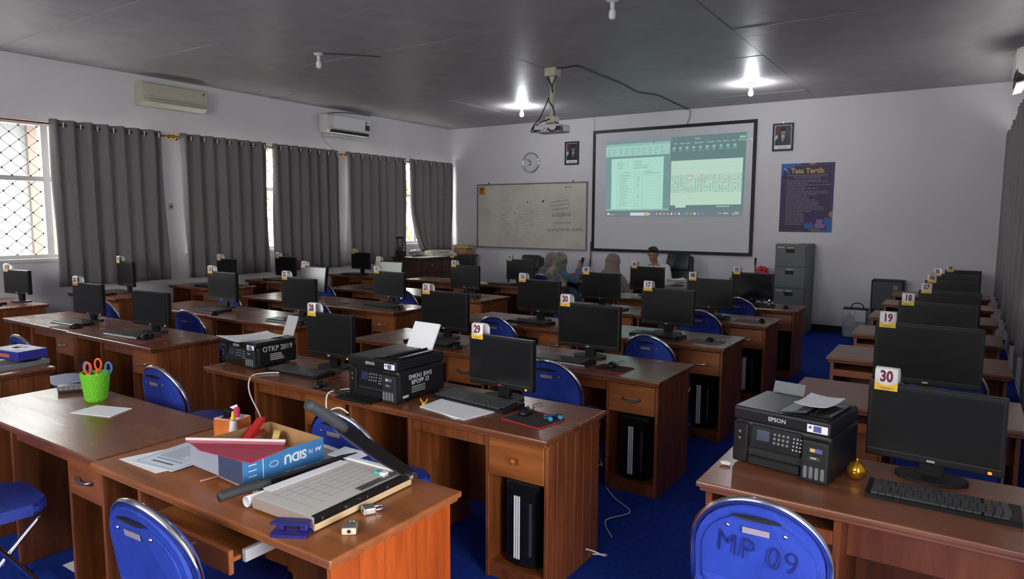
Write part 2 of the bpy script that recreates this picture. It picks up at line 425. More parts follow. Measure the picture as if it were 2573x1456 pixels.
def curtain(label, x, y0, y1, z0, z1, waves, amp=0.058, seed=0, bottom=None, side=1):
    rnd = random.Random(seed)
    t = thing('curtain', label, 'curtain', (x, (y0+y1)/2, z0), 0, 'grey eyelet curtains')
    L = y1-y0; nu = waves*16; nv = 26; H = z1-z0
    ph = [rnd.uniform(-0.25, 0.25) for _ in range(waves+1)]
    am = [rnd.uniform(0.7, 1.25) for _ in range(waves+1)]
    wob = [rnd.uniform(-0.02, 0.02) for _ in range(6)]
    bm = bmesh.new(); grid = []
    for j in range(nv+1):
        v = j/nv; row = []
        for i in range(nu+1):
            u = i/nu; w = u*waves; k = min(int(w), waves-1); fr = w-k
            a = amp*(am[k]*(1-fr)+am[k+1]*fr)*(1.0-0.12*(1-v)+0.12*math.sin(3*w+seed))
            p = ph[k]*(1-fr)+ph[k+1]*fr
            xx = a*math.sin(2*PI*(w+0.25*p*(1-v)))+0.012*math.sin(2*PI*w*2.3+v*2+seed)*(1-v*0.6)
            yy = (u-0.5)*L + 0.018*math.sin(2*PI*w*1.0+p*4)*(1-v) + (0.03*math.sin(v*4+seed)*(1-v) if u in (0, 1) else 0)
            zz = v*H + (0.006*math.sin(2*PI*w) if j == 0 else 0)
            if bottom: xx, yy, zz = bottom(u, v, xx, yy, zz)
            row.append(bm.verts.new((xx*side, yy, zz)))
        grid.append(row)
    for j in range(nv):
        for i in range(nu):
            bm.faces.new((grid[j][i], grid[j][i+1], grid[j+1][i+1], grid[j+1][i]))
    o = obj('fabric', bm, 'curtain_fabric', t, smooth=True)
    md = o.modifiers.new('thickness', 'SOLIDIFY'); md.thickness = 0.004; md.offset = 0
    for k in range(waves*2):
        u = (k+0.5)/(waves*2)
        yy = (u-0.5)*L
        ang = (1 if k % 2 else -1)*R(62)*side+(0 if side > 0 else PI)
        link('grommet', RING, 'card_white', t, (0.012*math.cos(ang), yy+0.012*math.sin(ang), H-0.06), (0, R(90), ang))
    return t
CX = XL+0.12
curtain('grey curtain beside the uncovered window, nearest on the left wall', CX, 3.79, 5.14, 0.87, 2.86, 7, 0.060, 1)
curtain('grey curtain right of the wall switch, left half of the middle window', CX, 5.40, 6.79, 0.87, 2.86, 7, 0.060, 2)
curtain('grey curtain on the right half of the middle window, under the newer air conditioner', CX, 6.90, 8.24, 0.87, 2.86, 7, 0.060, 3)
curtain('grey curtain behind the black trolley handle, left half of the far window', CX, 8.40, 9.93, 0.88, 2.86, 7, 0.060, 4)
def tuck(u, v, x, y, z):
    k = max(0.0, 0.55-v)/0.55
    y2 = y+(0.30*k*k if u < 0.35 else 0.0)*(1-u/0.35 if u < 0.35 else 0)
    return x+0.05*k*(1 if u < 0.5 else 0), y2, z
curtain('grey curtain in the far left corner, its hem bunched on the cabinet', CX, 10.03, 11.38, 1.06, 2.86, 6, 0.055, 5, tuck)
CR = XR-0.11
curtain('grey curtain on the right wall, nearest of the two there', CR, 6.30, 9.05, 0.70, 2.86, 11, 0.055, 6, None, -1)
curtain('grey curtain on the right wall, in the far right corner', CR, 9.15, 11.36, 0.70, 2.86, 9, 0.055, 7, None, -1)
def rod(label, x, y0, y1, z, fin=(True, True)):
    t = thing('curtain_rod', label, 'curtain rod', (x, (y0+y1)/2, z), 0, 'curtain rods')
    L = (y1-y0)/2
    bm = bmesh.new(); tube(bm, [(0, -L, 0), (0, L, 0)], 0.011, 8); obj('pole', bm, 'rod_metal', t, smooth=True)
    for s, f in ((-1, fin[0]), (1, fin[1])):
        if not f: continue
        bm = bmesh.new()
        prof = [(0.011, 0), (0.020, 0.008), (0.012, 0.02), (0.026, 0.035), (0.030, 0.055), (0.022, 0.075), (0.008, 0.088), (0.012, 0.095), (0.001, 0.105)]
        lathe(bm, [(r, s*(L+h)) for r, h in prof], 12, axis='Y'); obj('finial', bm, 'brass', t, smooth=True)
    for y in (-L+0.06, L-0.06):
        bm = bmesh.new(); sgn = -1 if x < -4 else 1
        tube(bm, [(0, y, 0), (sgn*0.11, y, 0)], 0.007, 6); tube(bm, [(sgn*0.115, y, 0.02), (sgn*0.115, y, -0.03)], 0.012, 6)
        obj('bracket', bm, 'brass', t)
    return t
rod('brown curtain rod with gold finial over the uncovered window', CX, 2.20, 5.20, 2.80)
rod('brown curtain rod with gold finials over the middle left window', CX, 5.36, 8.26, 2.80)
rod('brown curtain rod over the far left window, ending at the corner', CX, 8.38, 11.40, 2.80, (True, False))
rod('brown curtain rod on the right wall', CR, 6.0, 11.38, 2.80, (True, False))

# ------------------------------------------------------------------ back wall
def frame_rect(bm, x0, x1, z0, z1, w, y0, y1):
    box(bm, x0, x1, y0, y1, z1-w, z1, 0.003); box(bm, x0, x1, y0, y1, z0, z0+w, 0.003)
    box(bm, x0, x0+w, y0, y1, z0+w, z1-w, 0.003); box(bm, x1-w, x1, y0, y1, z0+w, z1-w, 0.003)
def bar4(t, name, x0, x1, z0, z1, w, y0, y1, m):
    for a in ((x0, x1, z1-w, z1), (x0, x1, z0, z0+w), (x0, x0+w, z0+w, z1-w), (x1-w, x1, z0+w, z1-w)):
        obj(name, B(a[0], a[1], y0, y1, a[2], a[3], bev=0.003), m, t)
def flat(t, name, x0, x1, z0, z1, y, m, th=0.001):
    return obj(name, B(x0, x1, y-th, y, z0, z1), m, t)
# projection screen
mat('screen_cloth', (0.72, 0.72, 0.76), 0.8)
t = thing('projection_screen', 'white projection screen with black border on the back wall', 'screen', (-4.36, YB, 1.125))
obj('screen_cloth', B(-1.44, 1.44, -0.02, -0.008, 0.02, 2.18), 'screen_cloth', t)
bar4(t, 'border', -1.46, 1.46, 0, 2.20, 0.055, -0.03, -0.004, 'black_trim')
# projected desktop picture lies on the screen cloth
def emis(name, col, s=1.0):
    return mat(name, (0, 0, 0), 0.9, spec=0.0, emit=col, es=s)
PT = thing('projected_picture', 'projected computer desktop with a document and a spreadsheet side by side', 'projection', (-4.36, YB-0.021, 1.125))
C4 = [(-5.545, 1.755), (-3.075, 1.775), (-3.060, 3.135), (-5.555, 3.115)]
def pq(u, v):
    a, b, c, d = C4
    x = (a[0]*(1-u)+b[0]*u)*(1-v)+(d[0]*(1-u)+c[0]*u)*v
    z = (a[1]*(1-u)+b[1]*u)*(1-v)+(d[1]*(1-u)+c[1]*u)*v
    return x+4.36, z-1.125
def pj(name, u0, v0, u1, v1, m, layer=1):
    bm = bmesh.new(); y = -0.0006*layer
    prism(bm, [pq(u0, v0), pq(u1, v0), pq(u1, v1), pq(u0, v1)], y-0.0003, y)
    return obj(name, bm, m, PT)
PE = 0.80/2.79
emis('pj_base', (0.30, 0.40, 0.42), PE*0.85); emis('pj_dark', (0.20, 0.32, 0.33), PE*0.85); emis('pj_ribbon', (0.42, 0.72, 0.63), PE)
emis('pj_ruler', (0.24, 0.42, 0.42), PE*0.9); emis('pj_page', (0.52, 0.86, 0.73), PE); emis('pj_sheet', (0.60, 0.83, 0.68), PE)
emis('pj_line', (0.33, 0.60, 0.54), PE); emis('pj_text', (0.22, 0.42, 0.40), PE); emis('pj_white', (0.66, 0.85, 0.80), PE)
emis('pj_red', (0.80, 0.52, 0.46), PE); emis('pj_green', (0.16, 0.60, 0.28), PE); emis('pj_blue', (0.12, 0.34, 0.80), PE)
emis('pj_orange', (0.75, 0.45, 0.20), PE); emis('pj_bar', (0.26, 0.30, 0.34), PE*0.85)
pj('desktop', 0, 0, 1, 1, 'pj_base', 0)
pj('taskbar', 0, 0, 1, 0.085, 'pj_bar', 1)
pj('document_window', 0, 0.085, 0.485, 0.955, 'pj_ruler', 1)
pj('document_titlebar', 0, 0.925, 0.485, 0.955, 'pj_line', 2)
pj('document_ribbon', 0, 0.795, 0.485, 0.925, 'pj_ribbon', 2)
pj('document_page', 0.045, 0.105, 0.442, 0.765, 'pj_page', 2)
pj('document_statusbar', 0, 0.085, 0.485, 0.105, 'pj_line', 2)
pj('sheet_window', 0.492, 0.085, 1, 1.0, 'pj_dark', 1)
pj('sheet_grid', 0.497, 0.145, 0.985, 0.70, 'pj_sheet', 2)
pj('sheet_tab', 0.535, 0.115, 0.61, 0.145, 'pj_sheet', 2)
pj('scrollbar', 0.82, 0.118, 0.91, 0.130, 'pj_ribbon', 2)
pj('share_button', 0.955, 0.93, 0.998, 0.962, 'pj_green', 2)
def pjmany(name, rects, m, layer):
    bm = bmesh.new(); y = -0.0006*layer
    for (u0, v0, u1, v1) in rects:
        prism(bm, [pq(u0, v0), pq(u1, v0), pq(u1, v1), pq(u0, v1)], y-0.0003, y)
    o = obj(name, bm, m, PT); o['kind'] = 'stuff'; return o
lines = []
for k in range(13):
    v = 0.14+k*0.0355; lines.append((0.09, v, 0.42, v+0.0022))
for u in (0.09, 0.11, 0.225, 0.255, 0.285, 0.418): lines.append((u, 0.105, u+0.0016, 0.602))
for k in range(5): lines.append((0.09, 0.625+k*0.027, 0.42, 0.627+k*0.027))
for u in (0.09, 0.175, 0.212, 0.418): lines.append((u, 0.625, u+0.0016, 0.733))
pjmany('document_rules', lines, 'pj_line', 3)
rn = random.Random(3); words = []
for k in range(12):
    v = 0.152+k*0.0355; words.append((0.115, v, 0.115+rn.uniform(0.04, 0.085), v+0.006))
    if rn.random() < 0.8: words.append((0.238 if rn.random() < 0.6 else 0.268, v+0.006, 0.244, v+0.012))
for k in range(4): words.append((0.095, 0.633+k*0.027, 0.095+rn.uniform(0.02, 0.06), 0.639+k*0.027)); words.append((0.22, 0.633+k*0.027, 0.22+rn.uniform(0.05, 0.12), 0.639+k*0.027))
words += [(0.14, 0.58, 0.19, 0.587), (0.30, 0.585, 0.36, 0.592), (0.30, 0.56, 0.41, 0.566)]
for k in range(22): words.append((0.05+k*0.018, 0.775, 0.055+k*0.018, 0.783))
for k in range(10):
    for q in range(3): words.append((0.015+k*0.045, 0.82+q*0.03, 0.015+k*0.045+rn.uniform(0.01, 0.03), 0.826+q*0.03))
pjmany('document_words', words, 'pj_text', 4)
gl = []
for k in range(24): gl.append((0.502+k*0.0205, 0.33 if k % 3 else 0.30, 0.503+k*0.0205, 0.53))
for k in range(20): gl.append((0.497, 0.300+k*0.0118, 0.985, 0.3012+k*0.0118))
gl += [(0.497, 0.60, 0.985, 0.602), (0.497, 0.565, 0.985, 0.566)]
pjmany('sheet_rules', gl, 'pj_line', 3)
gl = []
for k in range(24):
    for q in range(18):
        if rn.random() < 0.62: gl.append((0.504+k*0.0205, 0.303+q*0.0118, 0.504+k*0.0205+0.012, 0.3075+q*0.0118))
pjmany('sheet_figures', gl, 'pj_text', 4)
gl = [(0.535, 0.51, 0.585, 0.518), (0.61, 0.51, 0.65, 0.522), (0.70, 0.51, 0.735, 0.522), (0.79, 0.455, 0.93, 0.463), (0.87, 0.443, 0.935, 0.452), (0.61, 0.44, 0.65, 0.458), (0.70, 0.44, 0.74, 0.463), (0.535, 0.425, 0.56, 0.432)]
pjmany('sheet_marks', gl, 'pj_red', 5)
u = 0.515
for w in ('File', 'Home', 'Insert', 'Page Layout', 'Formulas', 'Data', 'Review', 'View', 'Developer', 'Help'):
    x, z = pq(u, 0.912); text('lettering', w, 'pj_white', PT, (x, -0.0016, z), size=0.034, align='LEFT', ext=0.0002); u += 0.014+0.0068*len(w)
x, z = pq(0.975, 0.946); text('lettering', 'Share', 'pj_white', PT, (x, -0.0022, z), size=0.04, ext=0.0002)
x, z = pq(0.55, 0.965); text('lettering', 'Excel', 'pj_white', PT, (x+0.32, -0.0016, z), size=0.042, ext=0.0002)
gl = []
for k in range(10):
    uu = 0.505+k*0.046
    gl += [(uu, 0.84, uu+0.018, 0.872), (uu-0.002, 0.818, uu+0.022, 0.825)]
pjmany('sheet_ribbon_icons', gl, 'pj_line', 2)
pj('search_field', 0.198, 0.018, 0.335, 0.058, 'pj_white', 2)
pj('search_badge', 0.305, 0.022, 0.33, 0.054, 'pj_orange', 3)
icol = ['pj_blue', 'pj_white', 'pj_blue', 'pj_orange', 'pj_white', 'pj_line', 'pj_red', 'pj_white', 'pj_orange', 'pj_white', 'pj_blue', 'pj_green', 'pj_green', 'pj_white', 'pj_green', 'pj_blue']
for k in range(16):
    uu = 0.172 if k == 0 else 0.345+(k-1)*0.0275
    x, z = pq(uu, 0.038); bm = bmesh.new(); lathe(bm, [(0.019, -0.0016), (0.019, -0.0012)], 8 if k % 2 else 4, (x, 0, z), 'Y'); obj('taskbar_icon', bm, icol[k], PT)
x, z = pq(0.335+0.03, 0.965)
bm = bmesh.new(); lathe(bm, [(0.022, -0.0020), (0.022, -0.0014)], 10, (x, 0, z-0.01), 'Y'); obj('account_badge', bm, 'pj_blue', PT)
pjmany('taskbar_clock', [(0.945, 0.045, 0.975, 0.052), (0.93, 0.028, 0.975, 0.035), (0.015, 0.030, 0.035, 0.055), (0.04, 0.030, 0.07, 0.036), (0.84, 0.036, 0.86, 0.042), (0.87, 0.034, 0.905, 0.044)], 'pj_white', 2)

# whiteboard
mat('whiteboard', (0.66, 0.62, 0.53), 0.35, noise=0.10, nscale=2.2)
mat('alu_frame', (0.28, 0.25, 0.26), 0.4, metal=0.5)
t = thing('whiteboard', 'grimy whiteboard with faint handwriting on the back wall', 'whiteboard', (-7.19, YB, 1.125))
obj('board', B(-1.25, 1.25, -0.025, -0.005, 0.02, 1.27), 'whiteboard', t)
bar4(t, 'frame', -1.27, 1.27, 0, 1.29, 0.025, -0.035, -0.003, 'alu_frame')
for x in (-0.98, 0.96): obj('hanger', B(x-0.015, x+0.015, -0.03, -0.003, 1.29, 1.325, bev=0.004), 'alu_frame', t)
flat(t, 'sticker', -1.22, -1.08, 1.08, 1.235, -0.025, mat('sticker_orange', (0.55, 0.24, 0.02), 0.5))
flat(t, 'sticker_mark', -1.18, -1.13, 1.17, 1.20, -0.0262, 'ink_black', 0.0005)
flat(t, 'sticker_mark', -1.20, -1.12, 1.135, 1.142, -0.0262, 'ink_black', 0.0005)
for s, x, z, sz, rr in (('LGQBVA', 0.72, 0.67, 0.105, 1), ('bit.ly/UJITEORI_SKEMA', 0.80, 0.385, 0.080, 1), ('bit.ly/Osmosis', 0.76, 0.52, 0.06, 1), ('http://Informatika', 0.68, 0.93, 0.055, 7), ('bit.ly/usbn kompetensi', 0.68, 0.865, 0.05, 7), ('bit.ly/kumpul_tugas', 0.70, 0.79, 0.05, 6), ('18/1-01', 0.86, 1.19, 0.055, 0)):
    o = text('handwriting', s, 'ink_grey', t, (x, -0.0258, z), (R(90), R(-rr), 0), size=sz, ext=0.0002, shear=0.15)
bm = bmesh.new(); rn = random.Random(11)
for k in range(70):
    x, z = rn.uniform(-0.75, 0.30), rn.uniform(0.15, 0.95); w = rn.uniform(0.01, 0.09)
    box(bm, x, x+w, -0.0262, -0.0258, z, z+rn.uniform(0.004, 0.012))
o = obj('smudges', bm, mat('marker_faint', (0.33, 0.31, 0.28), 0.5), t); o['kind'] = 'stuff'
bm = bmesh.new(); lathe(bm, [(0.022, -0.0262), (0.022, -0.0257)], 7, (0.31, 0, 0.93), 'Y'); obj('ink_blot', bm, 'ink_black', t)
bm = bmesh.new(); lathe(bm, [(0.014, -0.0262), (0.014, -0.0257)], 7, (-0.05, 0, 0.92), 'Y'); obj('ink_blot', bm, 'ink_black', t)

# clock
t = thing('wall_clock', 'round white wall clock with chrome rim above the whiteboard', 'clock', (-7.16, YB, 2.81))
bm = bmesh.new(); lathe(bm, [(0.17, -0.03), (0.17, -0.012)], 40, axis='Y'); obj('dial', bm, mat('dial_white', (0.66, 0.68, 0.66), 0.5), t)
bm = bmesh.new()
prof = [(0.165, -0.028), (0.172, -0.046), (0.186, -0.05), (0.193, -0.035), (0.193, -0.002), (0.165, -0.002)]
rings = []
for k in range(40):
    a = 2*PI*k/40; rings.append([bm.verts.new((r*math.cos(a), y, r*math.sin(a))) for r, y in prof])
for k in range(40):
    A, Bq = rings[k], rings[(k+1) % 40]
    for q in range(len(prof)): bm.faces.new((A[q], A[(q+1) % len(prof)], Bq[(q+1) % len(prof)], Bq[q]))
obj('rim', bm, 'chrome', t, smooth=True)
for n in range(1, 13):
    a = PI/2-n*PI/6
    text('numeral', str(n), 'ink_black', t, (0.135*math.cos(a), -0.0305, 0.135*math.sin(a)), size=0.042)
def hand(L, w, ang, y): 
    bm = bmesh.new(); box(bm, -w/2, w/2, y-0.002, y, -0.02, L); o = obj('clock_hand', bm, 'ink_black', t); o.rotation_euler = (0, ang, 0)
hand(0.085, 0.010, R(-35), -0.032); hand(0.13, 0.008, R(-58), -0.035)
flat(t, 'date_badge', -0.045, -0.005, -0.055, -0.03, -0.0305, 'ink_black', 0.0006)

# portraits
mat('portrait_backdrop', (0.035, 0.037, 0.042), 0.5); mat('portrait_red', (0.22, 0.012, 0.015), 0.5); mat('portrait_skin', (0.33, 0.17, 0.10), 0.5); mat('portrait_suit', (0.022, 0.024, 0.030), 0.5); mat('portrait_white', (0.60, 0.60, 0.62), 0.5); mat('portrait_tie', (0.20, 0.012, 0.02), 0.5)
def portrait(label, x, z0, w, h, tie, lean):
    t = thing('framed_portrait', label, 'picture', (x, YB, z0))
    bar4(t, 'frame', -w/2, w/2, 0, h, 0.026, -0.03, -0.003, 'black_trim')
    flat(t, 'mat_board', -w/2+0.02, w/2-0.02, 0.02, h-0.02, -0.006, 'card_white', 0.004)
    iw = w-0.072; b = 0.085; ih = h-b-0.035
    flat(t, 'photo_backdrop', -iw/2, iw/2, b, b+ih, -0.0102, 'portrait_backdrop')
    def shape(name, pts, m, L):
        bm = bmesh.new(); y = -0.0105-0.0006*L
        prism(bm, [(px*iw/2, b+pz*ih) for px, pz in pts], y-0.0004, y); obj(name, bm, m, t)
    shape('flag_red', [(-1, 0.45), (-0.72, 0.55), (-0.55, 1.0), (-1, 1.0)], 'portrait_red', 1)
    shape('flag_white', [(-1, 0.25), (-0.6, 0.35), (-0.72, 0.56), (-1, 0.46)], 'portrait_white', 1)
    shape('suit', [(-0.95, 0.0), (-0.92, 0.28), (-0.55, 0.42), (-0.1+lean, 0.52), (0.35+lean, 0.50), (0.8, 0.38), (0.97, 0.25), (1.0, 0.0)], 'portrait_suit', 2)
    shape('shirt', [(-0.12+lean, 0.50), (0.32+lean, 0.50), (0.20+lean, 0.22), (0.08+lean, 0.12)], 'portrait_white', 3)
    shape('tie', [(0.06+lean, 0.46), (0.17+lean, 0.46), (0.20+lean, 0.20), (0.10+lean, 0.14)], tie, 4)
    shape('face', [(0.12+lean+0.30*math.cos(2*PI*k/14), 0.645+0.14*math.sin(2*PI*k/14)) for k in range(14)], 'portrait_skin', 4)
    shape('cap', [(-0.20+lean, 0.72), (-0.16+lean, 0.90), (0.34+lean, 0.91), (0.42+lean, 0.73)], 'ink_black', 5)
    for k in range(2): flat(t, 'caption', -iw*0.3, iw*0.3, 0.04+0.018*k, 0.045+0.018*k, -0.0104, 'ink_grey', 0.0004)
    obj('hook', B(-0.008, 0.008, -0.02, -0.003, h, h+0.02), 'steel', t)
portrait('black-framed portrait with dark tie, left of the projection screen', -6.265, 2.735, 0.295, 0.425, 'portrait_suit', 0.12)
portrait('black-framed portrait with red tie, above the purple poster', -2.505, 2.805, 0.31, 0.425, 'portrait_tie', -0.10)

# poster
mat('poster_purple', (0.040, 0.016, 0.085), 0.45, noise=0.12, nscale=4); mat('poster_blue', (0.03, 0.12, 0.42), 0.45); mat('poster_yellow', (0.55, 0.42, 0.03), 0.45); mat('poster_orange', (0.45, 0.20, 0.04), 0.45); mat('poster_lilac', (0.24, 0.14, 0.38), 0.45); mat('poster_text', (0.26, 0.22, 0.26), 0.5)
t = thing('wall_poster', 'dark purple lab rules poster headed Tata Tertib above the filing cabinet', 'poster', (-2.12, YB, 1.535))
obj('sheet', B(-0.385, 0.385, -0.006, -0.002, 0, 1.065), 'poster_purple', t)
def blob(name, pts, m, y=-0.0068): bm = bmesh.new(); prism(bm, pts, y-0.0005, y); obj(name, bm, m, t)
def circ(cx, cz, rx, rz, n=14, a0=0, a1=360): return [(cx+rx*math.cos(R(a0+(a1-a0)*k/n)), cz+rz*math.sin(R(a0+(a1-a0)*k/n))) for k in range(n if a1-a0 == 360 else n+1)]
blob('corner_shape', [(-0.385, 1.065), (-0.385, 0.86), (-0.35, 0.90), (-0.34, 0.98), (-0.27, 0.90), (-0.25, 0.93), (-0.30, 1.0), (-0.20, 0.99), (-0.18, 1.04), (-0.12, 1.03), (-0.09, 1.065)], 'poster_blue')
blob('corner_stripe', [(-0.35, 1.0), (-0.34, 1.0), (-0.30, 0.95), (-0.31, 0.95)], 'card_white', -0.0075)
blob('top_dot', circ(0.07, 1.064, 0.045, 0.03, 10, 180, 360), 'poster_orange')
blob('side_dot', [(p[0], p[1]) for p in circ(0.384, 0.275, 0.05, 0.05, 12, 90, 270)], 'poster_orange')
blob('bottom_shape', [(-0.02, 0.10), (0.0, 0.15), (0.05, 0.13), (0.09, 0.16), (0.12, 0.12), (0.13, 0.06), (0.02, 0.05)], 'poster_blue')
blob('bottom_shape', [(0.25, 0.18), (0.29, 0.22), (0.385, 0.22), (0.385, 0.0), (0.07, 0.0), (0.10, 0.02), (0.31, 0.03), (0.30, 0.11)], 'poster_blue')
blob('bottom_screen', [(0.14, 0.06), (0.14, 0.13), (0.16, 0.13), (0.16, 0.20), (0.25, 0.20), (0.25, 0.13), (0.29, 0.12), (0.28, 0.06)], 'poster_lilac', -0.0074)
blob('bottom_strip', [(0.06, 0.03), (0.06, 0.045), (0.22, 0.04), (0.22, 0.028)], 'poster_orange', -0.0076)
for a in ((-0.36, 0.36, 1.030, 1.033), (-0.36, -0.02, 0.022, 0.025), (-0.36, -0.357, 0.022, 0.86), (0.357, 0.36, 0.30, 1.033)): flat(t, 'rule', a[0], a[1], a[2], a[3], -0.0066, 'poster_text', 0.0004)
text('title', 'Tata Tertib', 'poster_yellow', t, (0.0, -0.0068, 0.945), size=0.105, bold=0.0035)
text('subtitle', 'PENGGUNAAN LABORATORIUM KOMPUTER', 'poster_text', t, (0.0, -0.0066, 0.877), size=0.029, bold=0.0008)
text('subtitle', 'DAN RUANG PRAKTIK SISWA', 'poster_text', t, (-0.0, -0.0066, 0.845), size=0.029, bold=0.0008)
bm = bmesh.new(); rn = random.Random(5); z = 0.80; k = 0
while z > 0.10:
    w = rn.uniform(0.25, 0.62); lim = 0.25 if z < 0.24 else 0.62; w = min(w, lim); x = -0.30
    if k % 2 == 0: box(bm, -0.335, -0.325, -0.0071, -0.0066, z, z+0.010)
    while x < -0.30+w:
        d = rn.uniform(0.015, 0.06); box(bm, x, x+d, -0.0071, -0.0066, z, z+0.011); x += d+0.009
    z -= 0.0255; k += 1
o = obj('rules_text', bm, 'poster_text', t); o['kind'] = 'stuff'

# wall switch on the left wall, cables under the screen
t = thing('wall_switch', 'small beige wall switch between two curtains on the left wall', 'switch', (XL, 5.29, 1.86))
obj('plate', B(0.001, 0.012, -0.04, 0.04, -0.045, 0.045, bev=0.004), 'cream_plastic', t); obj('rocker', B(0.012, 0.018, -0.012, 0.02, -0.02, 0.02, bev=0.002), 'rod_metal', t)
t = thing('wall_outlet', 'small white socket low on the wall beside the far curtain', 'socket', (XL, 8.31, 1.62))
obj('plate', B(0.001, 0.012, -0.03, 0.03, -0.03, 0.03, bev=0.004), 'mid_grey', t); obj('socket', B(0.012, 0.018, -0.012, 0.012, -0.012, 0.012, bev=0.002), 'ink_black', t)
def cable(name, label, pts, r, m, n=6, group=None):
    bm = bmesh.new(); tube(bm, smooth_path(pts, n), r, 6)
    return tag(obj(name, bm, m, smooth=True), label, 'cable', group)
cable('hanging_cable', 'black cable hanging below the lower left corner of the screen', [(-5.83, YB-0.03, 1.30), (-5.83, YB-0.03, 1.02), (-5.87, YB-0.03, 0.80), (-5.98, YB-0.03, 0.5)], 0.008, 'cable_black')
cable('hanging_cable', 'thin dark cord beside the cable below the screen corner', [(-5.82, YB-0.05, 1.02), (-5.80, YB-0.05, 0.7), (-5.78, YB-0.05, 0.35)], 0.006, 'cable_black')
cable('wall_cable', 'thin cable running down the wall from ceiling to the screen top', [(-4.02, YB-0.012, 3.56), (-4.01, YB-0.012, 3.46), (-4.06, YB-0.012, 3.33)], 0.006, 'mid_grey')
cable('wall_cable', 'thin pale wire from the ceiling down the left edge of the screen', [(-5.84, YB-0.012, 3.55), (-5.80, YB-0.012, 3.50), (-5.815, YB-0.012, 3.34)], 0.005, 'light_grey')

# ------------------------------------------------------------------ air conditioners
def ac_unit(label, loc, rz, L=0.92, style=0):
    """local: wall at +x=0 plane, unit sticks out to +x, length along y"""
    t = thing('air_conditioner', label, 'air conditioner', loc, rz)
    bm = bmesh.new(); prof = [(0.001, 0.0), (0.11, 0.0), (0.19, 0.05), (0.215, 0.11), (0.215, 0.27), (0.19, 0.295), (0.001, 0.295)]
    A = [[bm.verts.new((u, y, v)) for u, v in prof] for y in (-L/2, L/2)]
    bm.faces.new(A[0]); bm.faces.new(A[1][::-1])
    for k in range(len(prof)): bm.faces.new((A[0][k], A[0][(k+1) % 7], A[1][(k+1) % 7], A[1][k]))
    bmesh.ops.bevel(bm, geom=list(bm.edges), offset=0.008, segments=2, affect='EDGES')
    obj('body', bm, 'cream_plastic' if style == 0 else 'offwhite', t)
    if style == 0:
        obj('louvre', B(0.195, 0.223, -L/2+0.07, L/2-0.03, 0.045, 0.098, bev=0.006), mat('ac_louvre', (0.42, 0.40, 0.32), 0.4), t)
        obj('front_panel', B(0.212, 0.2195, -L/2+0.02, L/2-0.02, 0.115, 0.28, bev=0.004), 'cream_plastic', t)
        flat_y = lambda n, y0, y1, z0, z1, m: obj(n, B(0.2195, 0.2203, y0, y1, z0, z1), m, t)
        flat_y('badge', -L/2+0.08, -L/2+0.14, 0.120, 0.126, 'ink_grey'); flat_y('sticker', L/2-0.09, L/2-0.055, 0.22, 0.255, 'mid_grey')
    else:
        obj('outlet', B(0.10, 0.205, -L/2+0.10, L/2-0.03, 0.012, 0.05, bev=0.004), 'ink_black', t)
        obj('louvre', B(0.13, 0.215, -L/2+0.12, L/2-0.05, -0.012, 0.004, bev=0.003), 'offwhite', t, rot=(0, R(12), 0))
        obj('front_panel', B(0.212, 0.221, -L/2+0.13, L/2-0.01, 0.07, 0.285, bev=0.004), 'card_white', t)
        if style == 1:
            obj('sticker', B(0.221, 0.222, L/2-0.14, L/2-0.03, 0.10, 0.19), 'ink_black', t)
            for k in range(2): obj('sticker_line', B(0.222, 0.2225, L/2-0.137, L/2-0.033, 0.125+0.03*k, 0.129+0.03*k), 'mid_grey', t)
            text('lettering', '5', 'ink_black', t, (0.2215, L/2-0.11, 0.225), (R(90), 0, R(90)), size=0.075, bold=0.004)
            obj('sticker_mark', B(0.221, 0.222, L/2-0.08, L/2-0.05, 0.215, 0.235), mat('teal_mark', (0.12, 0.35, 0.30), 0.5), t)
    return t
ac_unit('older cream air conditioner high on the left wall, nearest unit', (XL, 5.33, 3.17), 0, 0.92, 0)
ac_unit('newer white air conditioner with a dark sticker marked 5', (XL, 8.43, 3.15), 0, 0.98, 1)
ac_unit('air conditioner high on the right wall above the curtains', (XR, 9.0, 3.14), PI, 0.9, 2)
cable('ac_cable', 'thin dark wire looping over the newer air conditioner', [(XL+0.05, 8.0, 3.45), (XL+0.08, 8.2, 3.50), (XL+0.05, 8.6, 3.545), (XL+0.03, 9.1, 3.555)], 0.006, 'cable_black')
cable('ac_cable', 'thin wire hanging from the newer air conditioner to the curtain', [(XL+0.02, 7.98, 3.18), (XL+0.04, 8.0, 3.02), (XL+0.06, 8.12, 2.92), (XL+0.08, 8.18, 2.84)], 0.004, 'mid_grey')

# ------------------------------------------------------------------ ceiling fittings
def bulb(label, x, y, lit, group='ceiling bulbs'):
    t = thing('ceiling_bulb', label, 'light bulb', (x, y, ZC), 0, group)
    bm = bmesh.new(); lathe(bm, [(0.055, 0.0), (0.055, -0.008), (0.035, -0.022), (0.025, -0.025)], 16); obj('ceiling_rose', bm, 'white_paint', t, smooth=True)
    bm = bmesh.new(); lathe(bm, [(0.021, -0.022), (0.022, -0.05), (0.019, -0.07), (0.017, -0.075)], 14); obj('lamp_holder', bm, 'white_paint', t, smooth=True)
    if lit:
        bm = bmesh.new(); lathe(bm, [(0.014, -0.075), (0.022, -0.092), (0.030, -0.112), (0.033, -0.132), (0.028, -0.152), (0.015, -0.163), (0.002, -0.166)], 16)
        obj('bulb_globe', bm, 'bulb_lit', t, smooth=True)
    else:
        bm = bmesh.new(); lathe(bm, [(0.014, -0.073), (0.026, -0.090), (0.031, -0.110), (0.031, -0.140), (0.024, -0.158), (0.010, -0.166)], 16)
        obj('bulb_globe', bm, 'bulb_off', t, smooth=True)
    return t
bulb('lit ceiling bulb beside the projector pole', -6.28, 9.72, True)
bulb('lit ceiling bulb above the portrait right of the screen', -2.58, 9.75, True)
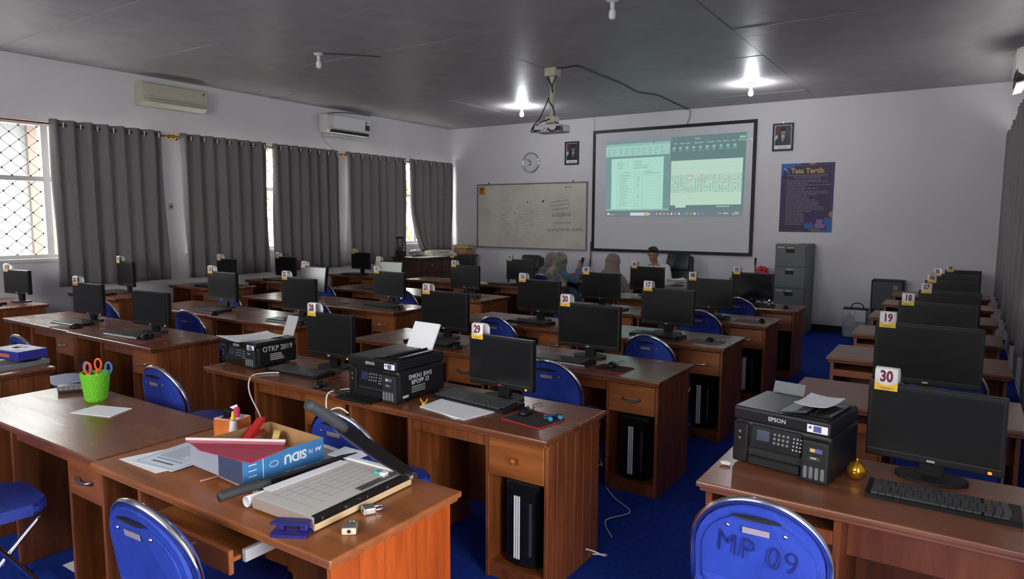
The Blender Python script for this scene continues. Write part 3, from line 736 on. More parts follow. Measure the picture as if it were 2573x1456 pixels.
bulb('unlit ceiling bulb above the left rows, near the far air conditioner', -6.25, 5.42, False)
bulb('unlit ceiling bulb at the top edge of the picture', -2.62, 5.46, False)
cable('ceiling_cable', 'short dark wire lying on the ceiling beside the unlit left bulb', [(-6.2, 5.43, ZC-0.004), (-6.0, 5.62, ZC-0.004), (-5.75, 5.9, ZC-0.004)], 0.004, 'cable_black')
t = thing('ceiling_projector', 'white projector on a ceiling pole in front of the screen', 'projector', (-4.39, 7.49, ZC))
obj('ceiling_mount', B(-0.075, 0.075, -0.075, 0.075, -0.10, 0.0, bev=0.006), 'cream_plastic', t)
bm = bmesh.new(); tube(bm, [(0, 0, -0.09), (0, 0, -0.45)], 0.032, 12); tube(bm, [(0, 0, -0.43), (0, 0, -0.60)], 0.026, 12); obj('pole', bm, 'cream_plastic', t)
obj('bracket', B(-0.075, 0.075, -0.05, 0.05, -0.665, -0.585, bev=0.006), 'cream_plastic', t)
for sx in (-1, 1):
    for sy in (-1, 1): obj('bracket_arm', B(sx*0.06-0.01, sx*0.06+0.01, sy*0.045-0.006, sy*0.045+0.006, -0.70, -0.66), 'cream_plastic', t)
bm = bmesh.new(); box(bm, -0.19, 0.19, -0.13, 0.13, -0.785, -0.695, 0.018, 3); pb = obj('projector_body', bm, 'offwhite', t)
for k in range(5): obj('port', B(-0.06+k*0.022, -0.048+k*0.022, -0.133, -0.129, -0.765+0.02*(k % 2), -0.752+0.02*(k % 2)), 'ink_black', pb)
obj('vent', B(0.13, 0.192, -0.132, -0.06, -0.775, -0.72, bev=0.003), 'dark_grey', pb)
bm = bmesh.new(); lathe(bm, [(0.035, 0.125), (0.035, 0.14)], 16, (-0.08, 0, -0.74), 'Y'); obj('lens', bm, 'gloss_black', pb)
for pts in ([(-0.06, 0.0, -0.03), (-0.06, -0.02, -0.10), (0.0, -0.04, -0.20), (0.03, -0.035, -0.30)], [(0.06, 0, -0.08), (0.05, -0.03, -0.15), (0.02, -0.04, -0.22), (0.02, -0.035, -0.3)],
            [(-0.03, -0.03, -0.36), (-0.05, -0.05, -0.42), (-0.13, -0.06, -0.58), (-0.21, -0.10, -0.70), (-0.20, -0.16, -0.78), (-0.10, -0.14, -0.76)],
            [(-0.03, -0.03, -0.40), (0.02, -0.04, -0.46), (0.04, -0.02, -0.53), (0.03, 0, -0.58)],
            [(0.0, -0.06, -0.62), (-0.12, -0.08, -0.66), (-0.20, -0.10, -0.71), (-0.17, -0.16, -0.76), (-0.08, -0.14, -0.765)],
            [(0.02, -0.135, -0.745), (0.05, -0.17, -0.77), (0.12, -0.16, -0.78), (0.15, -0.10, -0.70), (0.06, -0.05, -0.66)]):
    bm = bmesh.new(); tube(bm, smooth_path(pts, 5), 0.007, 6); obj('cord', bm, 'cable_black', t, smooth=True)
cz = ZC-0.008
cable('ceiling_cable', 'dark cable crossing the ceiling from the projector to the back wall', [(-4.33, 7.48, cz), (-4.20, 7.47, cz-0.01), (-4.05, 7.52, cz), (-4.06, 8.05, cz), (-4.06, 8.76, cz), (-4.12, 9.48, cz), (-3.98, 9.87, cz), (-4.01, 10.78, cz), (-4.04, 11.42, cz)], 0.008, 'cable_black')

# ------------------------------------------------------------------ desks
def desk(label, x0, x1, y0, y1, h=0.75, woods=('wood_top', 'wood_side', 'wood_drawer'), handle='knob', planks=True, style='pedestal', group='computer desks'):
    top, side, drw = woods
    t = thing('computer_desk', label, 'desk', (x0, y0, 0), 0, group)
    w, d = x1-x0-0.004, y1-y0
    bm = bmesh.new(); box(bm, 0.002, w, 0, d, h-0.022, h, 0.006, 2); box(bm, 0.014, w-0.012, 0.010, d-0.008, h-0.038, h-0.022, 0.004)
    obj('desktop', bm, top, t)
    yf = 0.055; yb = d-0.03; zt = h-0.038
    def end_panel(xa, xb):
        if planks:
            n = 6; pd = (yb-yf)/n
            for k in range(n):
                obj('plank', B(xa, xb, yf+k*pd+0.0008, yf+(k+1)*pd-0.0008, 0.0, zt, bev=0.0025), side, t)
        else:
            obj('side_panel', B(xa, xb, yf, yb, 0.0, zt, bev=0.002), side, t)
    if style == 'pedestal':
        end_panel(w-0.045, w-0.025)
        obj('side_panel', B(0.025, 0.045, yf, yb, 0, zt, bev=0.002), side, t)
        obj('divider_panel', B(0.455, 0.475, yf, yb, 0, zt, bev=0.002), side, t)
        px = w-0.37
        obj('pedestal_panel', B(px, px+0.02, yf, yb, 0, zt, bev=0.002), side, t)
        obj('back_panel', B(0.045, w-0.045, yb-0.02, yb-0.004, 0.10, zt), side, t)
        obj('apron', B(0.475, px, yf+0.02, yf+0.036, zt-0.075, zt, bev=0.002), side, t)
        obj('shelf', B(px+0.02, w-0.045, yf+0.012, yb-0.02, 0.055, 0.075), side, t)
        obj('plinth', B(px+0.02, w-0.045, yf+0.012, yf+0.03, 0.0, 0.055), side, t)
        dr = obj('drawer', B(px+0.021, w-0.046, yf-0.004, yf+0.014, zt-0.195, zt-0.012, bev=0.003), drw, t)
        obj('drawer_box', B(px+0.03, w-0.055, yf+0.014, yb-0.05, zt-0.18, zt-0.03), side, dr)
        cxm = (px+0.021+w-0.046)/2; zc = zt-0.10
        bm = bmesh.new()
        if handle == 'knob':
            lathe(bm, [(0.008, yf-0.004), (0.008, yf-0.018), (0.017, yf-0.026), (0.015, yf-0.036), (0.004, yf-0.04)], 12, (cxm, 0, zc), 'Y'); obj('knob', bm, drw, dr, smooth=True)
        else:
            tube(bm, smooth_path([(cxm-0.055, yf-0.004, zc), (cxm-0.05, yf-0.024, zc-0.006), (cxm, yf-0.03, zc-0.010), (cxm+0.05, yf-0.024, zc-0.006), (cxm+0.055, yf-0.004, zc)], 4), 0.007, 6)
            obj('handle', bm, 'dark_grey' if handle == 'dark' else 'steel', dr, smooth=True)
    elif style == 'tray':
        end_panel(w-0.045, w-0.025)
        obj('side_panel', B(0.025, 0.05, yf, yb, 0, zt, bev=0.002), side, t)
        dv = 0.47
        obj('divider_panel', B(dv, dv+0.024, yf-0.01, yb, 0, zt, bev=0.002), side, t)
        obj('keyboard_tray', B(0.05, dv, yf-0.015, yf+0.33, zt-0.085, zt-0.062, bev=0.003), top, t)
        obj('tray_rail', B(0.05, dv, yf-0.018, yf-0.004, zt-0.10, zt-0.05, bev=0.003), side, t)
        obj('back_panel', B(0.05, w-0.045, yb-0.02, yb-0.004, 0.10, zt), side, t)
        obj('front_panel', B(dv+0.024, w-0.045, yf+0.16, yf+0.176, zt-0.20, zt, bev=0.002), side, t)
    return t
ROWS_M = [(2.50, 3.10), (3.81, 4.45), (5.12, 5.75), (6.44, 7.06), (7.70, 8.30)]
MN = [(28, 29), (21, 20), (16, 17), (9, 8), (4, 5)]
ORN = ('wood_top', 'wood_drawer', 'wood_drawer')
for k, (a, b) in enumerate(ROWS_M):
    n1, n2 = MN[k]
    hd = ['knob', 'dark', 'steel', 'steel', 'steel'][k]
    desk('brown wooden desk carrying the monitor numbered %02d, left of its pair' % n1, -4.10, -2.80, a+0.03, b+0.03, handle=hd, planks=False)
    desk('brown wooden desk carrying the monitor numbered %02d, beside the aisle' % n2, -2.795, -1.47, a, b, handle=hd)
ROWS_L = [(2.66, 3.27, -7.62, -4.97), (3.90, 4.53, -7.48, -4.90), (5.12, 5.74, -7.44, -4.86), (6.45, 7.08, -7.42, -4.72), (8.08, 8.66, -7.45, -4.80)]
LN = [(26, 27), (23, 22), (14, 15), (11, 10), (2, 3)]
for k, (a, b, xa, xb) in enumerate(ROWS_L):
    n1, n2 = LN[k]; xm = (xa+xb)/2
    desk('brown wooden desk carrying the monitor numbered %02d' % n1, xa, xm, a+0.02, b+0.02, planks=False, handle='steel')
    desk('brown wooden desk carrying the monitor %s' % ('without a number card, right of number 26' if n2 == 27 else 'numbered %02d' % n2), xm+0.005, xb, a, b, handle='steel', planks=(k in (0, 3)))
WALL = [(2.66, 3.28, 0.79, -9.12, -8.08, 25), (3.90, 4.50, 0.79, -9.12, -7.98, 24), (5.17, 5.78, 0.79, -9.12, -8.02, 13), (6.36, 6.98, 0.775, -9.12, -8.00, 12), (7.98, 8.58, 0.755, -9.10, -7.98, 1)]
for a, b, h, xa, xb, n in WALL:
    desk('brown wooden desk against the left wall under the monitor numbered %02d' % n, xa, xb, a, b, h, planks=False, handle='steel')
RIGHT = [(2.43, 3.05, 30), (3.87, 4.49, 19), (5.24, 5.84, 18), (6.47, 7.07, 7), (7.72, 8.34, 6), (9.0, 9.56, 35), (10.25, 10.85, 36)]
for a, b, n in RIGHT:
    desk('reddish wooden desk on the right side under the monitor numbered %02d' % n, -0.79, 0.30, a, b, woods=('pale_top', 'pale_side', 'pale_side'), style='tray', planks=False)
# front row
desk('dark wooden desk with the green pen pot, front row', -4.26, -2.845, 1.28, 1.87, 0.75, planks=False, handle='steel')
cd = desk('orange-brown teak desk with the paper cutters, front row', -2.83, -1.44, 1.25, 1.86, 0.752, woods=('teak_top', 'teak_side', 'teak_drawer'), style='none')
w, d = 1.39-0.004, 0.61; zt = 0.714
for k in range(5):
    pd = (d-0.06)/5
    obj('plank', B(w-0.05, w-0.03, 0.03+k*pd+0.0006, 0.03+(k+1)*pd-0.0006, 0, zt, bev=0.0015), 'teak_side', cd)
obj('side_panel', B(0.02, 0.04, 0.03, d-0.03, 0, zt), 'wood_side', cd); obj('divider_panel', B(0.30, 0.32, 0.03, d-0.03, 0, zt), 'wood_side', cd)
obj('back_panel', B(0.04, w-0.05, d-0.05, d-0.034, 0.08, zt), 'wood_side', cd)
dr = obj('keyboard_drawer', B(0.44, 0.97, -0.03, 0.40, zt-0.075, zt-0.06), 'teak_top', cd)
obj('drawer_front', B(0.43, 0.98, -0.048, -0.030, zt-0.110, zt-0.030, bev=0.003), 'teak_drawer', dr)
obj('drawer_rail', B(0.98, 0.995, 0.0, 0.40, zt-0.08, zt-0.04), 'light_grey', dr)
bm = bmesh.new(); tube(bm, smooth_path([(0.66, -0.048, zt-0.07), (0.66, -0.075, zt-0.066), (0.76, -0.075, zt-0.066), (0.76, -0.048, zt-0.07)], 3), 0.006, 6); obj('handle', bm, 'steel', dr)
desk('brown wooden desk at the left edge holding the blue snack box', -6.20, -4.86, 1.38, 1.99, planks=True, handle='steel')

# ------------------------------------------------------------------ blue folding chairs
def dome(w, z0, z1, n=10, zs=None, foot=0.045):
    """outline in x,z of the chair back: rounded foot, straight sides, elliptical top"""
    zs = z0+(z1-z0)*0.45 if zs is None else zs
    pts = []
    for k in range(5):
        a = R(180+90*k/4); pts.append((-(w-foot)+foot*math.cos(a), z0+foot+foot*math.sin(a)))
    for k in range(5):
        a = R(270+90*k/4); pts.append(((w-foot)+foot*math.cos(a), z0+foot+foot*math.sin(a)))
    for k in range(n+1):
        a = PI*k/n; pts.append((w*math.cos(a), zs+(z1-zs)*math.sin(a)))
    return pts
def chair_proto():
    t = thing('folding_chair', 'x', 'chair', (0, 0, 0), 0, 'blue folding chairs')
    lean = 0.10
    def leanfix(bm, y_at=lambda z: -0.21-(z-0.48)*0.16):
        for v in bm.verts: v.co.y += y_at(v.co.z)-0.030*(1-(v.co.x/0.21)**2)
    bm = bmesh.new(); prism(bm, dome(0.196, 0.50, 0.848, 14), -0.022, 0.012); leanfix(bm); obj('back_shell', bm, 'blue_vinyl', t)
    bm = bmesh.new(); prism(bm, dome(0.172, 0.525, 0.815, 14), -0.026, -0.021); leanfix(bm); obj('back_inset', bm, 'blue_vinyl', t)
    bm = bmesh.new(); prism(bm, dome(0.188, 0.51, 0.838, 14), 0.012, 0.034); leanfix(bm); obj('back_cushion', bm, 'blue_vinyl', t)
    bm = bmesh.new(); tube(bm, [(x, 0.014, z) for x, z in dome(0.192, 0.505, 0.843, 14)], 0.006, 6, closed=True); leanfix(bm); obj('piping', bm, 'red_piping', t, smooth=True)
    bm = bmesh.new(); prism(bm, [(x*0.55, 0.808+0.018*z) for x, z in [(math.cos(R(a)), math.sin(R(a))*(1 if a < 180 else 0.5)) for a in range(0, 360, 30)] ] and [(0.075*math.cos(R(a)), 0.806+(0.012 if a < 180 else 0.006)*math.sin(R(a))) for a in range(0, 360, 30)], -0.029, -0.0255); leanfix(bm); obj('grip_slot', bm, 'matte_black', t)
    bm = bmesh.new(); box(bm, -0.040, 0.040, -0.0280, -0.0255, 0.755, 0.775); leanfix(bm); obj('label_plate', bm, mat('label_plate', (0.50, 0.42, 0.42), 0.3, metal=0.4), t)
    for s in (-1, 1):
        bm = bmesh.new(); lathe(bm, [(0.007, -0.0255), (0.006, -0.029), (0.002, -0.031)], 8, (s*0.085, 0, 0.768), 'Y'); leanfix(bm); obj('rivet', bm, 'steel', t)
    # chrome arch runs from one front foot over the back to the other
    yl = lambda z: -0.21-(z-0.48)*0.16
    arch = []
    for s in (-1, 1):
        pass
    left = [(-0.215, 0.16, 0.012), (-0.213, 0.02, 0.24), (-0.211, -0.12, 0.44), (-0.209, yl(0.54)-0.004, 0.54), (-0.208, yl(0.66), 0.66)]
    topa = [(0.208*math.cos(a), yl(0.66+0.200*math.sin(a))-0.030*(1-(math.cos(a))**2)-0.002, 0.66+0.200*math.sin(a)) for a in (PI-PI*k/14 for k in range(1, 14))]
    right = [(-x, y, z) for x, y, z in left[::-1]]
    bm = bmesh.new(); tube(bm, smooth_path(left+topa+right, 3), 0.0125, 8); obj('tube_frame', bm, 'chrome', t, smooth=True)
    for s in (-1, 1):
        bm = bmesh.new(); tube(bm, smooth_path([(s*0.185, 0.12, 0.425), (s*0.187, 0.0, 0.30), (s*0.19, -0.25, 0.012)], 4), 0.011, 8); obj('leg', bm, 'chrome', t, smooth=True)
        for y, x in ((0.16, 0.215), (-0.25, 0.19)):
            bm = bmesh.new(); lathe(bm, [(0.017, 0.0), (0.017, 0.022), (0.013, 0.03)], 10, (s*x, y, 0)); obj('foot_cap', bm, 'black_plastic', t)
    for a, b in (((-0.187, -0.13, 0.165), (0.187, -0.13, 0.165)), ((-0.214, 0.09, 0.12), (0.214, 0.09, 0.12)), ((-0.211, -0.12, 0.435), (0.211, -0.12, 0.435))):
        bm = bmesh.new(); tube(bm, [a, b], 0.009, 8); obj('stretcher', bm, 'chrome', t, smooth=True)
    pts = [(x, y) for x, y in rrect(0.395, 0.35, 0.07, 5, 0, -0.015)]
    bm = bmesh.new(); vs = prism(bm, pts, 0.435, 0.485, 'Z')
    bmesh.ops.bevel(bm, geom=[e for e in bm.edges if abs(e.verts[0].co.z-e.verts[1].co.z) < 1e-5], offset=0.014, segments=2, affect='EDGES')
    obj('seat', bm, 'blue_vinyl', t)
    return t
CH0 = chair_proto(); CH_USED = [False]
def chair(label, x, y, rz=0.0):
    """x, y: where the top of the back stands (sitter looks to +y when rz = 0)"""
    c = CH0 if not CH_USED[0] else copy_tree(CH0)
    CH_USED[0] = True
    by = -0.30
    c.location = (x+by*math.sin(rz)*1.0, y-by*math.cos(rz), 0); c.rotation_euler = (0, 0, rz); tag(c, label, 'chair', 'blue folding chairs')
    return c
mp = chair('blue chair with MP 09 written on its back, front right', -0.485, 2.10, R(3))
chair('blue chair with chrome frame tucked under the cutter desk, seen from behind', -2.04, 1.02, R(3))
chair('blue chair whose seat corner shows at the lower left', -3.50, 0.84, R(-4))
chair('blue chair behind the desk with the green pen pot', -3.83, 2.07, R(0))
chair('blue chair behind the raised paper cutter blade', -2.28, 2.02, R(0))
chair('blue chair behind the blue snack carton, cut by the left picture edge', -5.66, 2.07, R(0))
chair('blue chair beside the monitor numbered 26', -7.42, 3.50)
chair('blue chair right of the cardless monitor', -5.95, 3.52, R(4))
chair('blue chair glimpsed under and right of the monitor numbered 29', -2.08, 3.52, R(2))
chair('blue chair right of the monitor numbered 23', -7.18, 4.76)
chair('blue chair right of the monitor numbered 22', -5.62, 4.74)
chair('blue chair seen under the monitor numbered 21', -3.42, 4.86)
chair('blue chair right of the monitor numbered 20', -1.94, 4.73, R(-3))
chair('blue chair right of the pale-screened monitor numbered 14', -7.06, 6.08)
chair('blue chair between the monitors numbered 15 and 21', -5.63, 6.07)
chair('blue chair seen under the monitor numbered 16', -3.40, 6.18)
chair('blue chair right of the monitor numbered 17', -2.08, 6.34, R(0))
chair('blue chair right of the monitor numbered 08', -2.08, 7.62, R(0))
chair('blue chair right of the monitor numbered 19, by the right wall', -0.05, 4.92)
chair('blue chair right of the monitor numbered 30, by the right wall', -0.02, 3.55)

# ------------------------------------------------------------------ monitors
def monitor(num, x, y, z, w=0.47, h=0.29, bz=0.075, rz=0.0, led=None, scr='screen_matte', label=None, logo='light_grey', base=True, tilt=0.0):
    label = label or 'black computer monitor with the number card %02d on top' % num
    t = thing('computer_monitor', label, 'monitor', (x, y, z), rz, 'computer monitors')
    bm = bmesh.new(); box(bm, -w/2, w/2, -0.022, 0.018, bz, bz+h, 0.005, 2)
    hs = obj('housing', bm, 'black_plastic', t)
    bm = bmesh.new(); box(bm, -w*0.36, w*0.36, 0.018, 0.048, bz+h*0.15, bz+h*0.85, 0.012, 2); obj('rear_bulge', bm, 'black_plastic', t)
    bt = 0.030
    obj('display', B(-w/2+0.014, w/2-0.014, -0.0235, -0.021, bz+bt, bz+h-0.015), scr, t)
    bar = obj('chin_line', B(-w/2+0.004, w/2-0.004, -0.0232, -0.022, bz+bt-0.004, bz+bt-0.001), 'dark_grey', t)
    obj('logo', B(-0.013, 0.013, -0.0235, -0.022, bz+0.010, bz+0.018), logo, t)
    if led: obj('power_light', B(w/2-0.045, w/2-0.033, -0.0255, -0.022, bz+0.007, bz+0.017, bev=0.002), led, t)
    if tilt:
        mt = Matrix.Rotation(-tilt, 3, 'X'); p0 = Vector((0, 0, bz))
        for ch in t.children: ch.rotation_euler = (-tilt, 0, 0); ch.location = p0-mt @ p0
    if base:
        bm = bmesh.new(); prism(bm, [(-0.035, 0.012), (-0.045, bz+0.05), (0.045, bz+0.05), (0.035, 0.012)], 0.015, 0.045); obj('stand_neck', bm, 'black_plastic', t)
        bm = bmesh.new(); prism(bm, [(0.12*math.cos(2*PI*k/20), 0.02+0.085*math.sin(2*PI*k/20)) for k in range(20)], 0.0, 0.012, 'Z'); obj('stand_base', bm, 'matte_black', t)
    return t
def card(num, x, y, z, w, rz=0.0, dx=None):
    """folded number card hanging over the top edge of a monitor; x,y,z = monitor top left front"""
    t = thing('number_card', 'white and yellow number card %02d folded over its monitor' % num, 'number card', (x, y, z), rz, 'number cards')
    cw = 0.078
    prof = [(-0.026, -0.026), (-0.0265, 0.046), (-0.023, 0.054), (-0.012, 0.059), (0.004, 0.059), (0.022, 0.052), (0.034, 0.036), (0.038, 0.014), (0.034, -0.02)]
    bm = bmesh.new(); vs = []
    for (yy, zz) in prof: vs.append((bm.verts.new((0, yy, zz)), bm.verts.new((cw, yy, zz))))
    for a, b in zip(vs, vs[1:]): bm.faces.new((a[0], a[1], b[1], b[0]))
    c = obj('card', bm, 'card_white', t, smooth=True)
    md = c.modifiers.new('thickness', 'SOLIDIFY'); md.thickness = 0.0012; md.offset = 0
    bm = bmesh.new(); n = 8
    pts = [(0, -0.026), (cw, -0.026)]+[(cw*(1-k/n), 0.004-0.012*math.sin(PI*k/n)+0.002) for k in range(n+1)]
    prism(bm, pts, -0.0276, -0.0268); obj('yellow_band', bm, 'card_yellow', t)
    obj('small_print', B(0.012, cw-0.012, -0.0282, -0.0276, -0.016, -0.0145), 'card_red', t)
    obj('small_print', B(0.022, cw-0.022, -0.0282, -0.0276, -0.0205, -0.019), 'card_red', t)
    o = text('number', '%02d' % num, 'card_red', t, (cw/2, -0.0275, 0.0265), (R(90), 0, 0), size=0.058, bold=0.0024)
    o.scale = (0.76, 1, 1)
    return t
def station(num, x, y, z, w=0.47, h=0.29, bz=0.075, rz=0.0, led=None, scr='screen_matte', withcard=True, cdx=0.02, **kw):
    m = monitor(num, x, y, z, w, h, bz, rz, led, scr, **kw)
    if withcard:
        lx, ly = -w/2+cdx, -0.022+0.022
        c, s = math.cos(rz), math.sin(rz)
        tl = kw.get('tilt', 0.0); ly += h*math.sin(tl)
        cc = card(num, x+lx*c-ly*s, y+lx*s+ly*c, z+bz+h*math.cos(tl)+0.001, w, rz)
        cc.rotation_euler = (-tl, 0, rz)
    return m
D = 0.7505
S = station
S(28, -3.38, 2.98, D, 0.42, 0.285, 0.07, 0, 'led_orange')
S(29, -2.04, 2.98, D, 0.42, 0.275, 0.065, R(-2), 'led_orange', 'screen_glass', logo='red_piping')
S(21, -3.485, 4.27, D, 0.475, 0.305, 0.07)
S(20, -2.17, 4.25, D, 0.48, 0.31, 0.065, 0, None, 'screen_glass')
S(16, -3.38, 5.56, D, 0.47, 0.31, 0.075)
S(17, -2.09, 5.55, D, 0.465, 0.31, 0.07)
S(9, -3.385, 6.90, D, 0.47, 0.30, 0.07)
S(8, -2.155, 6.90, D, 0.47, 0.305, 0.065)
S(4, -3.355, 8.16, D, 0.455, 0.30, 0.07)
S(5, -2.04, 8.12, D, 0.475, 0.32, 0.04, 0, 'led_white', 'screen_glass')
S(26, -6.77, 3.08, D, 0.47, 0.29, 0.06, R(4), 'led_orange')
S(27, -5.66, 3.06, D, 0.46, 0.285, 0.06, R(6), 'led_orange', withcard=False, label='black computer monitor without a number card, left of the printer marked OTKP')
S(23, -6.62, 4.36, D, 0.50, 0.31, 0.075)
S(22, -5.38, 4.36, D, 0.49, 0.33, 0.055)
S(14, -6.76, 5.68, D, 0.48, 0.31, 0.055, 0, None, 'screen_glass', tilt=R(8), label='computer monitor with a pale reflecting screen and number card 14')
S(15, -5.45, 5.68, D, 0.475, 0.30, 0.06, 0, 'led_white')
S(11, -6.69, 6.95, D, 0.49, 0.30, 0.07, R(5), None, 'screen_glass', tilt=R(7), label='computer monitor with a greyish reflecting screen and number card 11')
S(10, -5.36, 6.98, D, 0.46, 0.30, 0.065)
S(2, -6.60, 8.50, D, 0.455, 0.30, 0.07)
S(3, -5.46, 8.45, D, 0.48, 0.30, 0.07)
S(25, -8.53, 3.17, 0.791, 0.45, 0.26, 0.09, R(8), 'led_orange')
S(24, -8.45, 4.28, 0.791, 0.43, 0.30, 0.09, R(-5))
S(13, -8.40, 5.60, 0.791, 0.40, 0.28, 0.08)
S(12, -8.69, 6.80, 0.776, 0.46, 0.29, 0.05)
S(1, -8.62, 8.30, 0.756, 0.43, 0.28, 0.09)
S(30, -0.06, 2.93, D, 0.44, 0.285, 0.065, R(-4), 'led_orange')
S(19, -0.14, 4.22, D, 0.50, 0.32, 0.095)
S(18, -0.14, 5.60, D, 0.48, 0.31, 0.085)
S(7, -0.095, 6.90, D, 0.455, 0.31, 0.06)
S(6, -0.095, 8.10, D, 0.465, 0.31, 0.06, 0, 'led_orange')
S(35, -0.085, 9.38, D, 0.47, 0.30, 0.055)
S(36, -0.015, 10.60, D, 0.40, 0.28, 0.05)

# ------------------------------------------------------------------ keyboards, mice, pads, tower PCs
def key_mesh(w, d):
    bm = bmesh.new(); rows = 6; pit = d*0.88/rows
    for r in range(rows):
        x = -w/2+0.012; y = d/2-0.012-(r+0.5)*pit
        n = 18; kw = (w-0.024)/n; k = 0
        while k < n:
            sp = 1
            if r == 5 and k == 4: sp = 5
            if r in (2, 3, 4) and k == 0: sp = 1.5
            if k in (14,): k += 0.25; x += kw*0.25; continue
            if x+sp*kw > w/2-0.008: break
            zz = 0.018+0.006*(y/d)
            box(bm, x+0.0012, x+sp*kw-0.0012, y-pit/2+0.0013, y+pit/2-0.0013, zz, zz+0.007); x += sp*kw; k += sp
    return mesh_of(bm, 'keys')
KEYS = key_mesh(0.44, 0.150)
KEYS.materials.append(MATS['key_cap'])
KB_ME = None
def keyboard(label, x, y, z=D, rz=0.0, silver=False):
    global KB_ME
    t = thing('keyboard', label, 'keyboard', (x, y, z), rz, 'keyboards')
    if KB_ME is None:
        bm = bmesh.new(); prism(bm, [(-0.076, 0.0), (-0.076, 0.012), (-0.070, 0.016), (0.07, 0.024), (0.076, 0.020), (0.076, 0.0)], -0.225, 0.225, 'X')
        KB_ME = mesh_of(bm, 'keyboard_body')
    b = link('body', KB_ME, 'black_plastic', t)
    k = link('keys', KEYS, None, t); k['kind'] = 'stuff'
    if silver: obj('front_strip', B(-0.222, 0.222, -0.080, -0.0755, 0.002, 0.012, bev=0.002), 'light_grey', t)
    return t
def mouse(label, x, y, z=D, rz=0.0):
    t = thing('computer_mouse', label, 'mouse', (x, y, z), rz, 'computer mice')
    bm = bmesh.new(); bmesh.ops.create_uvsphere(bm, u_segments=14, v_segments=8, radius=1.0)
    for v in bm.verts:
        v.co = Vector((v.co.x*0.030*(1-0.12*v.co.y), v.co.y*0.055, max(v.co.z, -0.05)*0.034*(1.0-0.15*v.co.y)+0.002))
    obj('shell', bm, 'gloss_black', t, smooth=True)
    bm = bmesh.new(); lathe(bm, [(0.008, -0.004), (0.008, 0.004)], 10, (0, 0.030, 0.025), 'X'); obj('scroll_wheel', bm, 'dark_grey', t)
    bm = bmesh.new(); tube(bm, smooth_path([(0, 0.054, 0.008), (0.01, 0.09, 0.004), (-0.02, 0.15, 0.004), (0.01, 0.21, 0.004)], 4), 0.002, 5); obj('cord', bm, 'cable_black', t)
    return t
mat('pad_cloth', (0.020, 0.017, 0.020), 0.9, noise=0.6, nscale=30); mat('pad_red', (0.42, 0.015, 0.03), 0.7); mat('pad_grey', (0.13, 0.10, 0.09), 0.85, noise=0.2, nscale=15)
def pad(label, x, y, z=D, rz=0.0, w=0.25, d=0.21, red=True):
    t = thing('mouse_pad', label, 'mouse pad', (x, y, z), rz, 'mouse pads')
    bm = bmesh.new(); prism(bm, rrect(w, d, 0.018, 4), 0.0004, 0.0028, 'Z'); obj('cloth', bm, 'pad_cloth' if red else 'pad_grey', t)
    if red:
        bm = bmesh.new(); tube(bm, [(px, py, 0.002) for px, py in rrect(w, d, 0.018, 4)], 0.0028, 5, closed=True); obj('stitched_edge', bm, 'pad_red', t)
    return t
PZ = D+0.003
kbs = [(28, -3.42, 2.76, 0.05), (29, -2.12, 2.97-0.0, -0.16), (21, -3.42, 4.02, 0), (20, -2.26, 4.02, -0.02), (16, -3.35, 5.36, 0), (17, -2.10, 5.36, -0.05), (9, -3.20, 6.68, 0), (8, -2.12, 6.68, 0), (4, -3.1, 7.98, 0), (5, -1.98, 7.95, 0.02),
       (26, -6.72, 2.90, 0.05), (27, -5.66, 2.86, 0.08), (23, -6.52, 4.16, 0), (22, -5.24, 4.10, 0), (14, -6.7, 5.42, 0), (15, -5.30, 5.42, 0), (11, -6.6, 6.68, 0), (10, -5.22, 6.75, 0.0), (3, -5.65, 8.26, 0.0), (30, -0.02, 2.70, 0.0)]
for n, x, y, rz in kbs:
    if n == 29: continue
    nm = 'the cardless monitor' if n == 27 else 'the monitor numbered %02d' % n
    keyboard('black keyboard in front of %s' % nm, x, y, D, rz, n in (26, 27, 22, 20))
k29 = keyboard('black keyboard in front of the monitor numbered 29', -2.11, 2.845, D+0.0, R(-6)); k29.scale = (1.14, 1.14, 1.1)
for n, x, y, z, rz in ((25, -8.62, 2.92, 0.791, 0.05), (24, -8.62, 4.05, 0.791, 0), (13, -8.45, 5.36, 0.791, 0), (12, -8.6, 6.55, 0.776, 0), (1, -8.62, 8.12, 0.756, 0)):
    keyboard('black keyboard in front of the monitor numbered %02d' % n, x, y, z, rz, n == 25)
pad('dark mouse pad with red edge at the aisle corner of desk 29', -1.70, 2.755, D, R(-10), 0.25, 0.21)
mouse('black mouse on the pad beside the mini skateboard', -1.775, 2.80, PZ, R(10))
pad('dark mouse pad with red edge beside keyboard 20', -1.87, 4.00, D, R(-3), 0.23, 0.19)
mouse('black mouse on the red-edged pad beside keyboard 20', -1.89, 4.04, PZ, R(5))
pad('grey mouse pad beside keyboard 17', -1.68, 5.33, D, R(-3), 0.26, 0.20, False)
mouse('black mouse on the grey pad beside keyboard 17', -1.66, 5.37, PZ, R(-5))
pad('dark mouse pad beside keyboard 08', -1.70, 6.66, D, 0, 0.24, 0.18, False)
mouse('black mouse beside keyboard 08', -1.58, 6.70, PZ)
mouse('black mouse beside keyboard 05', -1.62, 7.93, D)
pad('red-edged mouse pad beside the keyboard of the cardless monitor', -5.36, 2.83, D, R(4), 0.24, 0.17)
mouse('black mouse on the pad of the cardless monitor', -5.39, 2.86, PZ, R(10))
pad('dark mouse pad in front of keyboard 26', -6.55, 2.74, D, R(4), 0.24, 0.10, False)
mouse('shiny black mouse in front of keyboard 26', -6.42, 2.80, PZ, R(-15))
mouse('black mouse in front of keyboard 23', -6.22, 4.00, D, R(15))
mouse('black mouse beside keyboard 28', -3.05, 2.60, D, R(20))
mouse('black mouse beside keyboard 22', -4.98, 4.06, D, R(10))
mouse('black mouse beside keyboard 15', -5.0, 5.36, D, R(10))
mouse('black mouse beside keyboard 21', -3.13, 3.98, D)
